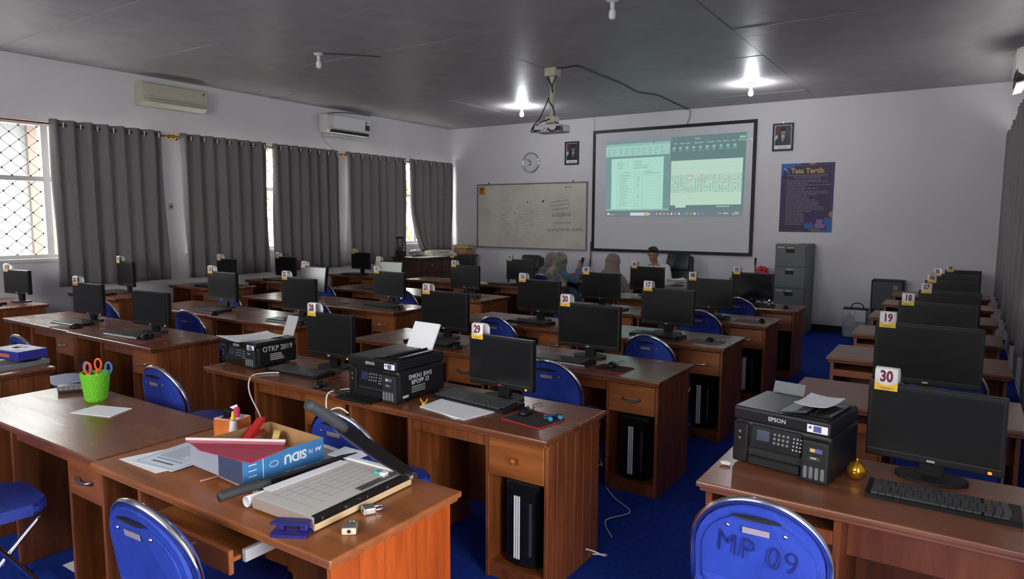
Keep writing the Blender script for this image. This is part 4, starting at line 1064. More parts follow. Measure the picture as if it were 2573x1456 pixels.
mouse('black mouse beside keyboard 10', -4.95, 6.70, D)
mouse('black mouse in front of the monitor numbered 25', -8.30, 2.88, 0.791, R(10))
mouse('black mouse behind the monitor numbered 20', -2.75, 6.62, D)
pad('small dark pad lying left of the monitor numbered 22', -6.28+0.35, 5.33, D, 0, 0.26, 0.16, False)

def tower(label, x, y, z, big=True, y1=0.40):
    t = thing('tower_computer', label, 'computer', (x, y, z), 0, 'tower computers')
    w, h = 0.19, 0.40
    bm = bmesh.new(); box(bm, -w/2, w/2, 0.03, y1, 0, h, 0.004); obj('case', bm, 'matte_black', t)
    bm = bmesh.new(); prism(bm, [(-w/2, 0.03), (-w/2+0.02, 0.006), (-0.02, -0.004), (0.03, -0.004), (w/2-0.02, 0.006), (w/2, 0.03)], 0.004, h-0.03, 'Z'); obj('front_bezel', bm, 'gloss_black', t)
    bm = bmesh.new(); 
    A = [bm.verts.new((px, py, h-0.03)) for px, py in ((-w/2, 0.03), (-w/2+0.02, 0.006), (-0.02, -0.004), (0.03, -0.004), (w/2-0.02, 0.006), (w/2, 0.03))]; Bq = [bm.verts.new((-w/2+0.02, 0.05, h+0.004)), bm.verts.new((w/2-0.02, 0.05, h+0.004))]
    bm.faces.new((A[0], A[1], Bq[0])); bm.faces.new((A[1], A[2], A[3], A[4], Bq[1], Bq[0])); bm.faces.new((A[4], A[5], Bq[1])); bm.faces.new((A[0], Bq[0], Bq[1], A[5])); bm.faces.new(A[::-1])
    obj('bezel_cap', bm, 'black_plastic', t)
    for k in range(3):
        obj('white_stripe', B(-0.026+k*0.0125, -0.018+k*0.0125, -0.0085, -0.003, 0.035, h-0.055, bev=0.0012), 'card_white', t)
    text('lettering', 'POWERTECH', 'ink_grey', t, (-0.052, -0.0045+0.008, h-0.13), (R(90), R(-90), R(-16)), size=0.021, ext=0.0003)
    obj('side_slot', B(0.055, 0.068, -0.001, 0.012, 0.06, h-0.08), 'dark_grey', t)
    return t
for n, (a, b) in zip((29, 20, 17, 8, 5), ROWS_M):
    tower('black tower computer with three white stripes inside desk %02d' % n, -1.68, a+0.10, 0.0755)

# ------------------------------------------------------------------ printers
mat('printer_top', (0.055, 0.058, 0.058), 0.35); mat('lcd_blue', (0.02, 0.025, 0.07), 0.2); mat('ink_window', (0.16, 0.18, 0.19), 0.4)
mat('sticker_blue', (0.08, 0.10, 0.32), 0.5); mat('sticker_pink', (0.55, 0.35, 0.30), 0.5)
def printer(label, loc, rz, w=0.375, d=0.34, h=0.235, adf=True, text_side=None, name='EPSON'):
    t = thing('printer', label, 'printer', loc, rz)
    hb = h-0.055 if adf else h-0.03
    bm = bmesh.new(); box(bm, -w/2, w/2, -d/2+0.02, d/2, 0.006, hb, 0.014, 2); body = obj('body', bm, 'black_plastic', t)
    bm = bmesh.new(); box(bm, -w/2+0.002, w/2-0.002, -d/2+0.004, d/2-0.004, hb, h, 0.010, 2); lid = obj('scanner_lid', bm, 'black_plastic', t)
    obj('lid_plate', B(-w/2+0.01, w*0.02 if adf else w/2-0.01, -d/2+0.012, d/2-0.02, h-0.001, h+0.0012, bev=0.0005), 'printer_top', lid)
    fy = -d/2+0.02
    # control panel, tilted
    bm = bmesh.new(); box(bm, -w/2+0.075, w/2-0.105, -0.008, 0.006, -0.045, 0.045, 0.003)
    cp = obj('control_panel', bm, 'gloss_black', t, (0.0, fy-0.004, hb-0.055), (R(-12), 0, 0))
    obj('display', B(-w/2+0.10, -w/2+0.15, -0.0095, -0.008, -0.012, 0.028), 'lcd_blue', cp)
    for r in range(3):
        for c in range(4):
            bm = bmesh.new(); lathe(bm, [(0.0062, -0.0095), (0.0062, -0.008)], 10, (-0.018+c*0.0165, 0, 0.022-r*0.0165), 'Y'); obj('button', bm, 'dark_grey', cp)
            bm = bmesh.new(); lathe(bm, [(0.0022, -0.0102), (0.0022, -0.0094)], 6, (-0.018+c*0.0165, 0, 0.022-r*0.0165), 'Y'); obj('button_mark', bm, 'light_grey', cp)
    for r in range(4):
        for c in range(3): obj('keypad_key', B(0.052+c*0.013, 0.057+c*0.013, -0.0095, -0.008, 0.018-r*0.014, 0.0235-r*0.014), 'light_grey', cp)
    obj('front_pillar', B(-w/2+0.004, -w/2+0.062, fy-0.014, fy+0.01, 0.012, hb-0.008, bev=0.006), 'black_plastic', t)
    for q in range(2):
        bm = bmesh.new(); lathe(bm, [(0.007, fy-0.0155), (0.007, fy-0.014)], 10, (-w/2+0.033, 0, hb-0.045-0.026*q), 'Y'); obj('button', bm, 'dark_grey', t)
        bm = bmesh.new(); lathe(bm, [(0.0025, fy-0.0162), (0.0025, fy-0.0154)], 6, (-w/2+0.033, 0, hb-0.045-0.026*q), 'Y'); obj('button_mark', bm, 'light_grey', t)
    obj('output_slot', B(-w/2+0.066, w/2-0.105, fy-0.002, fy+0.004, 0.050, 0.082), 'ink_black', t)
    obj('output_tray', B(-w/2+0.066, w/2-0.108, fy-0.016, fy+0.03, 0.012, 0.046, bev=0.004), 'black_plastic', t)
    # ink tank
    x0, x1 = w/2-0.100, w/2-0.002
    bm = bmesh.new(); box(bm, x0, x1, fy-0.026, fy+0.06, 0.002, hb-0.02, 0.008, 2); tank = obj('ink_tank', bm, 'matte_black', t)
    for k in range(4):
        bm = bmesh.new(); prism(bm, rrect(0.013, 0.046, 0.006, 3, x0+0.018+k*0.0205, 0.040), fy-0.0275, fy-0.0255); obj('ink_window', bm, 'ink_window', tank)
    obj('badge', B(x0+0.030, x1-0.022, fy-0.0272, fy-0.0255, 0.118, 0.134), 'sticker_blue', tank); obj('badge_mark', B(x0+0.034, x0+0.050, fy-0.0278, fy-0.0271, 0.120, 0.132), 'card_yellow', tank)
    obj('badge', B(x0+0.030, x1-0.028, fy-0.0272, fy-0.0255, 0.088, 0.103), 'dark_grey', tank); obj('badge_mark', B(x0+0.036, x0+0.056, fy-0.0278, fy-0.0271, 0.094, 0.099), 'light_grey', tank)
    text('lettering', name, 'light_grey', lid, (-0.01, -d/2+0.0038, h-0.028), size=0.022, bold=0.0005, ext=0.0003)
    st = obj('warranty_sticker', B(w/2-0.085, w/2-0.012, -d/2+0.0025, -d/2+0.0045, h-0.045, h-0.016), 'card_white', lid)
    obj('sticker_print', B(w/2-0.062, w/2-0.034, -d/2+0.0018, -d/2+0.0026, h-0.042, h-0.019), 'sticker_blue', lid)
    obj('sticker_print', B(w/2-0.079, w/2-0.069, -d/2+0.0018, -d/2+0.0026, h-0.032, h-0.022), 'sticker_blue', lid)
    if adf:
        obj('feeder_recess', B(-w*0.06, w*0.46, -d/2+0.03, d/2-0.05, h+0.0005, h+0.0016), 'ink_black', lid)
        bm = bmesh.new(); prism(bm, [(-w*0.05, h+0.002), (w*0.22, h+0.018), (w*0.23, h+0.014), (-w*0.04, h-0.001)], -d/2+0.035, d/2-0.09, 'Y'); obj('feeder_tray', bm, 'printer_top', lid)
        obj('feeder_guide', B(w*0.24, w*0.46, -d/2+0.05, d/2-0.07, h+0.002, h+0.012, bev=0.003), 'gloss_black', lid)
        obj('feeder_rib', B(w*0.30, w*0.31, -d/2+0.05, d/2-0.07, h+0.012, h+0.020), 'black_plastic', lid)
    return t
def sheet(name, label, corners, z, m='paper', th=0.0012, cat='paper', group=None, curl=0.0, parent=None):
    bm = bmesh.new(); a, b, c, d = [Vector((p[0], p[1], 0)) for p in corners]; n = 6; top = []
    ctr = (a+b+c+d)/4
    def P(u, v):
        p = (a*(1-u)+b*u)*(1-v)+(d*(1-u)+c*u)*v
        return Vector((p.x-ctr.x, p.y-ctr.y, curl*((2*u-1)**2*(2*v-1)**2)))
    G = [[[bm.verts.new(P(i/n, j/n)+Vector((0, 0, k*th))) for i in range(n+1)] for j in range(n+1)] for k in range(2)]
    for j in range(n):
        for i in range(n):
            bm.faces.new((G[1][j][i], G[1][j][i+1], G[1][j+1][i+1], G[1][j+1][i])); bm.faces.new((G[0][j][i], G[0][j+1][i], G[0][j+1][i+1], G[0][j][i+1]))
    for (A, Bq) in [((0, i), (0, i+1)) for i in range(n)]+[((n, i+1), (n, i)) for i in range(n)]+[((j+1, 0), (j, 0)) for j in range(n)]+[((j, n), (j+1, n)) for j in range(n)]:
        bm.faces.new((G[0][A[0]][A[1]], G[0][Bq[0]][Bq[1]], G[1][Bq[0]][Bq[1]], G[1][A[0]][A[1]]))
    o = obj(name, bm, m, parent, (ctr.x, ctr.y, z))
    if parent is None: tag(o, label, cat, group)
    return o
def angled_paper(name, label, loc, w, L, tilt, th, m='paper', rz=0.0, cat='paper'):
    bm = bmesh.new(); box(bm, -w/2, w/2, -th/2, th/2, 0, L)
    o = obj(name, bm, m, None, loc, (tilt, 0, rz)); return tag(o, label, cat)

p29 = printer('black printer with white paper in its feeder, chalk-marked SMKN1 BWS', (-2.60, 2.76, D), R(0), 0.36, 0.40, 0.225, True)
for s, z in (('SMKN1 BWS', 0.125), ('BPOPP 23', 0.095)):
    text('handwriting', s, 'light_grey', p29, (0.1812, -0.01, z), (R(90), 0, R(90)), size=0.034, bold=0.0006, ext=0.0004)
for k in range(3): obj('label_strip', B(0.1801, 0.1812, -0.08, 0.03, 0.040+k*0.013, 0.048+k*0.013), 'mid_grey', p29)
obj('label_strip', B(0.1801, 0.1812, -0.15, -0.105, 0.022, 0.036), 'light_grey', p29)
obj('open_tray', B(-0.175, 0.06, -0.30, -0.17, 0.004, 0.016, bev=0.004), 'black_plastic', p29)
angled_paper('paper_stack', 'white paper standing in the feeder of the printer marked SMKN1 BWS', (-2.585, 2.915, D+0.200), 0.20, 0.185, R(-28), 0.010, 'paper', R(-4))
pO = printer('black printer chalk-marked OTKP with papers on top', (-3.925, 2.83, D), 0, 0.375, 0.33, 0.165, False)
text('handwriting', 'OTKP 2019', 'light_grey', pO, (0.1885, 0.01, 0.115), (R(90), 0, R(90)), size=0.048, bold=0.0006, ext=0.0004)
for k in range(4): obj('label_strip', B(0.1876, 0.1886, -0.05, 0.06-0.008*k, 0.040+k*0.012, 0.046+k*0.012), 'light_grey', pO)
sheet('loose_sheet', 'printed sheet lying on the printer marked OTKP', [(-4.14, 2.66), (-3.86, 2.66), (-3.78, 2.96), (-4.02, 2.97)], D+0.170, curl=0.012)
sheet('loose_sheet', 'second sheet sticking out over the front of the printer marked OTKP', [(-4.03, 2.66), (-3.87, 2.63), (-3.80, 2.84), (-3.96, 2.88)], D+0.1675)
angled_paper('paper_support', 'grey paper support standing behind the printer marked OTKP', (-3.86, 3.02, D+0.16), 0.11, 0.14, R(-22), 0.004, 'light_grey', 0, 'paper support')
p30 = printer('black printer with keypad and ink windows beside the monitor numbered 30', (-0.525, 2.84, D), R(-9), 0.375, 0.34, 0.235, True)
angled_paper('paper_support', 'grey paper support behind the printer beside monitor 30', (-0.60, 3.03, D+0.19), 0.13, 0.09, R(-25), 0.004, 'mid_grey', R(-9), 'paper support')
sheet('loose_sheet', 'white sheet lying in the feeder of the printer beside monitor 30', [(-0.52, 2.76), (-0.40, 2.74), (-0.36, 2.93), (-0.49, 2.95)], D+0.262, curl=0.006)

# ------------------------------------------------------------------ things on desk 29 and 30
sheet('paper_sheets', 'fanned white blank sheets in front of keyboard 29', [(-2.295, 2.60), (-1.965, 2.545), (-1.915, 2.765), (-2.30, 2.885)], D+0.0005, th=0.004)
sheet('loose_sheet', 'white sheet at the bottom of the fanned pile in front of keyboard 29', [(-2.25, 2.62), (-2.01, 2.53), (-1.93, 2.72), (-2.17, 2.83)], D, th=0.0005)
t = thing('binder_clip', 'small yellow binder clip standing beside the fanned sheets', 'clip', (-2.30, 2.64, D), R(20))
bm = bmesh.new(); prism(bm, [(-0.009, 0), (0.009, 0), (0.004, 0.016), (-0.004, 0.016)], -0.012, 0.012); obj('clip_body', bm, mat('clip_yellow', (0.55, 0.33, 0.03), 0.4), t)
for s in (-1, 1):
    bm = bmesh.new(); tube(bm, smooth_path([(s*0.006, -0.006, 0.012), (s*0.016, -0.005, 0.026), (s*0.019, 0.0, 0.036), (s*0.016, 0.005, 0.026), (s*0.006, 0.006, 0.012)], 3), 0.002, 5); obj('wire_arm', bm, 'clip_yellow', t)
t = thing('mini_skateboard', 'tiny skateboard with bright blue wheels on the mouse pad', 'toy', (-1.617, 2.80, PZ), R(62))
mat('wheel_blue', (0.03, 0.33, 0.62), 0.4)
bm = bmesh.new(); prism(bm, rrect(0.095, 0.028, 0.013, 4), 0.016, 0.020, 'Z'); obj('deck', bm, 'gloss_black', t)
for x in (-0.028, 0.028):
    bm = bmesh.new(); tube(bm, [(x, -0.018, 0.010), (x, 0.018, 0.010)], 0.003, 6); obj('axle', bm, 'light_grey', t)
    for y in (-0.020, 0.020):
        bm = bmesh.new(); lathe(bm, [(0.010, y-0.006), (0.010, y+0.006)], 12, (x, 0, 0.010), 'Y'); obj('wheel', bm, 'wheel_blue', t)
mat('amber_glass', (0.80, 0.42, 0.03), 0.12, metal=0.85)
t = thing('glass_ball', 'shiny amber ball ornament beside the printer on desk 30', 'ornament', (-0.292, 2.79, D))
bm = bmesh.new(); lathe(bm, [(0.002, 0.0), (0.018, 0.003), (0.031, 0.016), (0.036, 0.034), (0.031, 0.052), (0.018, 0.065), (0.006, 0.069)], 20); obj('ball', bm, 'amber_glass', t, smooth=True)
bm = bmesh.new(); lathe(bm, [(0.006, 0.068), (0.006, 0.074), (0.008, 0.078), (0.003, 0.084)], 10); obj('knob', bm, 'brass', t, smooth=True)
bm = bmesh.new(); bmesh.ops.create_icosphere(bm, subdivisions=1, radius=0.018)
for v in bm.verts: v.co = Vector((v.co.x*1.3, v.co.y, (v.co.z+0.018)*0.5))*(0.8+0.4*random.random())
tag(obj('plastic_scrap', bm, mat('clear_plastic', (0.75, 0.75, 0.75), 0.08, spec=0.8), None, (-0.745, 2.66, D)), 'crumpled clear plastic scrap at the corner of desk 30', 'scrap')
sheet('loose_sheet', 'grey sheet stuck to the desktop in front of monitor 16', [(-3.95, 5.20), (-3.47, 5.18), (-3.46, 5.32), (-3.92, 5.34)], D, 'pad_grey')

# cables
cable('white_cable', 'white cable hanging over the desk edge below keyboard 28', [(-3.48, 2.72, D+0.004), (-3.58, 2.62, D+0.006), (-3.60, 2.535, D-0.005), (-3.57, 2.50, 0.66), (-3.45, 2.49, 0.52), (-3.36, 2.50, 0.30), (-3.33, 2.51, 0.05)], 0.0045, 'cable_white')
cable('white_cable', 'white cable looping down in front of the printer marked SMKN1 BWS', [(-2.80, 2.72, D+0.005), (-2.88, 2.60, D+0.006), (-2.90, 2.52, D-0.01), (-2.86, 2.48, 0.62), (-2.84, 2.46, 0.52), (-2.76, 2.44, 0.40), (-2.72, 2.43, 0.30)], 0.0045, 'cable_white')
cable('white_cable', 'white cable arching behind the chair at the raised cutter blade', [(-2.44, 2.06, 0.70), (-2.40, 2.08, 0.82), (-2.33, 2.09, 0.86), (-2.28, 2.10, 0.84)], 0.004, 'cable_white')
cable('floor_cable', 'thin pale cable loop on the carpet beside desk 29', [(-1.50, 3.02, 0.008), (-1.44, 3.05, 0.01), (-1.42, 2.98, 0.04), (-1.46, 2.94, 0.07), (-1.49, 2.92, 0.08)], 0.004, 'cable_white')
cable('floor_cable', 'thin pale cable on the carpet between desks 29 and 20', [(-1.50, 3.25, 0.006), (-1.62, 3.42, 0.006), (-1.55, 3.60, 0.006), (-1.70, 3.72, 0.01), (-1.80, 3.80, 0.03)], 0.003, 'cable_white')
cable('black_cable', 'black adapter cord lying at the desk edge by the printer marked SMKN1 BWS', [(-2.98, 2.56, D+0.006), (-2.90, 2.57, D+0.014), (-2.82, 2.55, D+0.008), (-2.76, 2.56, D+0.008)], 0.010, 'cable_black')
obj_s = tag(obj('cable_box', B(-0.05, 0.05, -0.03, 0.03, 0, 0.20, bev=0.006), 'mid_grey', None, (-2.02, 2.93, 0.22)), 'grey device box mounted inside the kneehole of desk 29', 'device box')

# ------------------------------------------------------------------ things on the pen-pot desk
mat('pot_green', (0.17, 0.56, 0.03), 0.5)
t = thing('pen_pot', 'bright green woven plastic pen pot on the front left desk', 'pen pot', (-3.80, 1.735, D))
bm = bmesh.new(); N = 40; prof = []
for j in range(15):
    v = j/14; prof.append((0.049+0.019*v, 0.15*v))
rings = []
for j, (r, h) in enumerate(prof):
    rings.append([bm.verts.new(((r+0.0022*math.sin(k*PI+j*PI*0.5)*(1 if j % 2 else -1))*math.cos(2*PI*k/N), (r+0.0022*math.sin(k*PI+j*PI*0.5)*(1 if j % 2 else -1))*math.sin(2*PI*k/N), h+(0.004*math.sin(k*1.7) if j == 14 else 0)+0.0015*math.sin(k*2.1+j))) for k in range(N)])
inner = [[bm.verts.new((v.co.x*0.95, v.co.y*0.95, max(v.co.z, 0.004))) for v in ring] for ring in rings]
for A, Bq in zip(rings, rings[1:]):
    for k in range(N): bm.faces.new((A[k], A[(k+1) % N], Bq[(k+1) % N], Bq[k]))
for A, Bq in zip(inner, inner[1:]):
    for k in range(N): bm.faces.new((A[k], Bq[k], Bq[(k+1) % N], A[(k+1) % N]))
for k in range(N): bm.faces.new((rings[-1][k], rings[-1][(k+1) % N], inner[-1][(k+1) % N], inner[-1][k]))
bm.faces.new(rings[0][::-1]); bm.faces.new(inner[0])
obj('woven_wall', bm, 'pot_green', t)
bm = bmesh.new()
for j in range(1, 14): tube(bm, [((prof[j][0]+0.0012+0.0016*(1 if (k+j) % 2 else -1))*math.cos(2*PI*k/N), (prof[j][0]+0.0012+0.0016*(1 if (k+j) % 2 else -1))*math.sin(2*PI*k/N), prof[j][1]) for k in range(N)], 0.003, 4, closed=True)
obj('woven_strands', bm, 'pot_green', t)
mat('scissor_orange', (0.72, 0.10, 0.02), 0.4); mat('scissor_blue', (0.05, 0.16, 0.42), 0.4)
def scissors(label, loc, rz, m, sp, h, tilt):
    t = thing('scissors', label, 'scissors', loc, rz)
    for s in (-1, 1):
        bm = bmesh.new(); cx, cz = s*sp, h
        pts = [(cx+0.020*math.cos(a)*(0.8), 0.004*s, cz+0.030*math.sin(a)+s*tilt) for a in (2*PI*k/14 for k in range(14))]
        tube(bm, pts, 0.0058, 6, closed=True); obj('handle_loop', bm, m, t, smooth=True)
        bm = bmesh.new(); tube(bm, [(cx*0.8, 0.004*s, cz-0.028+s*tilt), (s*0.006, 0.003*s, cz-0.07)], [0.007, 0.006], 6); obj('handle_arm', bm, m, t, smooth=True)
        bm = bmesh.new(); box(bm, -0.006, 0.006, 0.001*s-0.001, 0.001*s+0.001, cz-0.165, cz-0.06); obj('blade', bm, 'steel', t)
    return t
scissors('scissors with orange handles standing in the green pen pot', (-3.795, 1.725, D+0.004), R(40), 'scissor_orange', 0.024, 0.178, 0.010)
scissors('scissors with blue handles standing in the green pen pot', (-3.79, 1.745, D+0.004), R(35), 'scissor_blue', 0.055, 0.168, -0.002)
t = thing('stapler_box', 'clear box of black staples left of the green pen pot', 'box', (-4.08, 1.74, D), R(58))
obj('tray', B(-0.065, 0.065, -0.022, 0.022, 0, 0.014, bev=0.003), 'ink_black', t); obj('cover', B(-0.068, 0.068, -0.024, 0.024, 0.014, 0.040, bev=0.003), mat('smoky_plastic', (0.16, 0.15, 0.15), 0.2), t)
for k in range(5): obj('rib', B(-0.055+k*0.024, -0.042+k*0.024, -0.0246, 0.0246, 0.016, 0.034), 'mid_grey', t)
sheet('loose_sheet', 'folded white sheet on the front left desk beside the pen pot', [(-3.642, 1.536), (-3.403, 1.611), (-3.469, 1.751), (-3.675, 1.68)], D, th=0.003)
# blue snack box at the left edge
t = thing('snack_box', 'blue carton with white and orange print at the left edge', 'box', (-5.22, 1.93, D+0.030), R(8))
mat('carton_blue', (0.035, 0.035, 0.30), 0.45); mat('print_white', (0.65, 0.64, 0.68), 0.5); mat('print_orange', (0.55, 0.16, 0.06), 0.5)
obj('carton', B(-0.18, 0.14, -0.10, 0.09, 0.0, 0.060, bev=0.003), 'carton_blue', t)
for a, m in (((-0.12, 0.02, -0.07, 0.02), 'print_white'), ((-0.08, -0.02, -0.02, 0.05), 'print_orange'), ((0.03, 0.12, -0.03, 0.06), 'print_white'), ((-0.14, 0.10, 0.06, 0.085), 'print_white')):
    obj('print_patch', B(a[0], a[1], a[2], a[3], 0.060, 0.0608), m, t)
obj('side_print', B(-0.10, 0.05, -0.1008, -0.10, 0.018, 0.040), 'print_orange', t)
t = thing('grey_tray', 'flat grey file tray under the blue carton', 'tray', (-5.22, 1.83, D), R(8))
obj('tray_base', B(-0.24, 0.22, -0.14, 0.16, 0.0, 0.006), 'mid_grey', t)
for a in ((-0.24, 0.22, -0.14, -0.13), (-0.24, 0.22, 0.15, 0.16), (-0.24, -0.23, -0.13, 0.15), (0.21, 0.22, -0.13, 0.15)): obj('tray_wall', B(*a, 0.006, 0.028), 'mid_grey', t)
sheet('loose_sheet', 'white sheet leaning over the blue carton at the left edge', [(-5.62, 1.60), (-5.30, 1.66), (-5.32, 1.80), (-5.64, 1.76)], D+0.092, curl=0.02)

# ------------------------------------------------------------------ things on the cutter desk
CZ = 0.7525
mat('cutter_board', (0.52, 0.50, 0.46), 0.5); mat('cutter_side', (0.34, 0.27, 0.24), 0.5); mat('cutter_wood', (0.60, 0.45, 0.26), 0.5); mat('old_steel', (0.20, 0.17, 0.15), 0.4, metal=0.7)
def cutter(label, loc, rz, L, Wd, th, arm_angle, z):
    """board with the blade on its +x side, hinge at +y end"""
    t = thing('paper_cutter', label, 'paper cutter', (*loc, z), rz)
    obj('board', B(-Wd, 0, 0, L, 0.006, th, bev=0.002), 'cutter_side', t)
    obj('board_face', B(-Wd+0.003, -0.012, 0.003, L-0.003, th, th+0.0012), 'cutter_board', t)
    obj('edge_strip', B(0.0, 0.006, 0.0, L, 0.004, th*0.55), 'cutter_wood', t)
    rail = obj('blade_rail', B(-0.012, 0.008, 0.004, L-0.004, th*0.55, th+0.003, bev=0.001), 'gloss_black', t)
    for k in range(5):
        bm = bmesh.new(); lathe(bm, [(0.0045, 0.008), (0.0045, 0.0092)], 8, (0, 0.03+k*(L-0.06)/4, th*0.8), 'X'); obj('screw', bm, 'steel', rail)
    for k in range(6): obj('size_line', B(-Wd+0.03+0.02*k, -0.05-0.008*k, 0.05+0.05*k, 0.0512+0.05*k, th+0.0012, th+0.0015), 'ink_grey', t)
    for k in range(6): obj('size_line', B(-Wd+0.06+0.03*k, -Wd+0.0612+0.03*k, 0.04+0.02*k, L-0.03, th+0.0012, th+0.0015), 'ink_grey', t)
    obj('ruler', B(-Wd+0.003, -0.02, L-0.03, L-0.006, th+0.0012, th+0.008, bev=0.001), 'card_white', t)
    for k in range(12): obj('ruler_tick', B(-Wd+0.02+k*0.02, -Wd+0.0212+k*0.02, L-0.016, L-0.008, th+0.008, th+0.0084), 'ink_black', t)
    obj('paper_clamp', B(-0.05, -0.022, L*0.50, L-0.02, th+0.003, th+0.007, bev=0.001), 'steel', t)
    for k in range(4):
        bm = bmesh.new(); lathe(bm, [(0.006, 0.0), (0.006, 0.006)], 8, (-Wd*0.1 if k % 2 else -Wd*0.9, L*0.1 if k < 2 else L*0.9, 0)); obj('foot', bm, 'black_plastic', t)
    piv = bpy.data.objects.new('blade_arm', None); COL.objects.link(piv); piv.parent = t; piv.location = (0.016, L-0.02, th+0.002); piv.rotation_euler = (-arm_angle, 0, 0); piv.empty_display_size = 0.02
    AL = L+0.10
    bm = bmesh.new(); prism(bm, [(0.02, -0.012), (0.02, 0.016), (-0.05, 0.022), (-AL+0.12, 0.020), (-AL+0.10, 0.010), (-AL+0.12, -0.016), (-0.2, -0.022)], -0.006, 0.006, 'X'); obj('blade', bm, 'gloss_black', piv)
    bm = bmesh.new(); prism(bm, [(-0.02, -0.016), (-0.2, -0.026), (-AL+0.12, -0.020), (-AL+0.12, -0.014), (-0.2, -0.018), (-0.02, -0.008)], -0.008, -0.005, 'X'); obj('cutting_edge', bm, 'steel', piv)
    bm = bmesh.new(); tube(bm, smooth_path([(0, -AL+0.15, 0.002), (0, -AL+0.06, 0.003), (0, -AL, 0.001), (0, -AL-0.03, -0.002)], 3), 0.017, 10); obj('handle', bm, mat('handle_rubber', (0.040, 0.042, 0.045), 0.6), piv, smooth=True)
    bm = bmesh.new(); tube(bm, [(-0.012, 0, 0), (0.026, 0, 0)], 0.013, 10); obj('hinge_bolt', bm, 'steel', t, (0.016, L-0.02, th+0.002))
    return t
cutter('grey paper cutter with its blade arm raised, front desk', (-1.625, 1.345), R(1), 0.45, 0.295, 0.046, R(39), CZ)
cutter('second paper cutter lying under the blue carton tray, blade down', (-1.99, 1.415), R(-5), 0.42, 0.27, 0.034, R(2), CZ)
# curled sheet on the cutter
bm = bmesh.new(); pts = []
for k in range(22):
    a = R(-100+k*22); r = 0.020-0.00035*k; pts.append((-r*math.cos(a), r*math.sin(a)+0.022))
pts = pts+[]
vs = [[bm.verts.new((u, y, v)) for u, v in pts] for y in (0.0, 0.15, 0.30, 0.42)]
for A, Bq in zip(vs, vs[1:]):
    for k in range(len(pts)-1): bm.faces.new((A[k], A[k+1], Bq[k+1], Bq[k]))
for row, f in zip(vs, (1.0, 0.8, 0.45, 0.2)):
    for v in row: v.co.z *= f; v.co.x *= (0.5+0.5*f)
o = tag(obj('paper_roll', bm, 'paper', None, (-1.945, 1.335, CZ+0.003), (0, 0, R(3)), True), 'white sheet curled into a roll along the raised cutter', 'paper')
md = o.modifiers.new('thickness', 'SOLIDIFY'); md.thickness = 0.0008
sheet('loose_sheet', 'white paper lying on the board of the raised cutter', [(-1.945, 1.40), (-1.90, 1.40), (-1.89, 1.74), (-1.935, 1.74)], CZ+0.0476, th=0.0015)
t = thing('teal_eraser', 'small teal and white eraser on the raised paper cutter', 'eraser', (-1.70, 1.72, CZ+0.049), R(5))
obj('eraser_body', B(-0.028, 0.0, -0.012, 0.012, 0, 0.011, bev=0.002), mat('teal', (0.10, 0.42, 0.40), 0.5), t); obj('eraser_sleeve', B(0.0, 0.02, -0.0125, 0.0125, 0, 0.0115, bev=0.001), 'card_white', t)
# blue carton tray
mat('carton_outer', (0.045, 0.20, 0.46), 0.4); mat('carton_inner', (0.40, 0.22, 0.10), 0.75, noise=0.08, nscale=20); mat('carton_print', (0.72, 0.76, 0.80), 0.5); mat('carton_dark', (0.05, 0.07, 0.14), 0.4)
t = thing('carton_tray', 'open blue paper carton tray printed SiDU upside down', 'box', (-2.207, 1.573, CZ+0.0375), R(-3))
w, d, h = 0.347, 0.342, 0.084
for nm, a in (('carton_wall', (w/2-0.004, w/2, -d/2, d/2)), ('carton_wall', (-w/2, -w/2+0.004, -d/2, d/2)), ('carton_wall', (-w/2+0.004, w/2-0.004, -d/2, -d/2+0.004)), ('carton_wall', (-w/2+0.004, w/2-0.004, d/2-0.004, d/2))):
    obj(nm, B(*a, 0, h), 'carton_inner', t)
obj('carton_floor', B(-w/2+0.004, w/2-0.004, -d/2+0.004, d/2-0.004, 0, 0.004), 'carton_inner', t)
obj('printed_face', B(w/2, w/2+0.0008, -d/2, d/2, 0, h), 'carton_outer', t)
obj('printed_face', B(-w/2, w/2, -d/2-0.0008, -d/2, 0, h), mat('carton_sheen', (0.34, 0.36, 0.44), 0.35), t)  # white sheen on the blue side put into a pale colour
obj('printed_face', B(0.02, w/2, -d/2-0.0014, -d/2-0.0008, 0, h), 'carton_dark', t)
ux = w/2+0.0010
text('lettering', 'SiDU', 'carton_print', t, (ux, 0.043, 0.046), (R(90), R(180), R(90)), size=0.046, bold=0.0016, ext=0.0003)
text('lettering', 'A4', 'carton_print', t, (ux, 0.146, 0.048), (R(90), R(180), R(90)), size=0.022, bold=0.0008, ext=0.0003)
text('lettering', '70', 'carton_print', t, (ux, 0.112, 0.048), (R(90), R(180), R(90)), size=0.022, ext=0.0003)
obj('print_rule', B(ux-0.0003, ux+0.0003, -0.094, -0.091, 0.004, h-0.004), 'carton_print', t)
for k in range(3): obj('print_mark', B(ux-0.0003, ux+0.0003, -0.150, -0.118, 0.022+k*0.02, 0.025+k*0.02), 'carton_print', t)
bm = bmesh.new(); tube(bm, [(ux, -0.048+0.018*math.cos(a), 0.044+0.010*math.sin(a)) for a in (2*PI*k/16 for k in range(16))], 0.0013, 4, closed=True); obj('print_emblem', bm, 'carton_print', t)
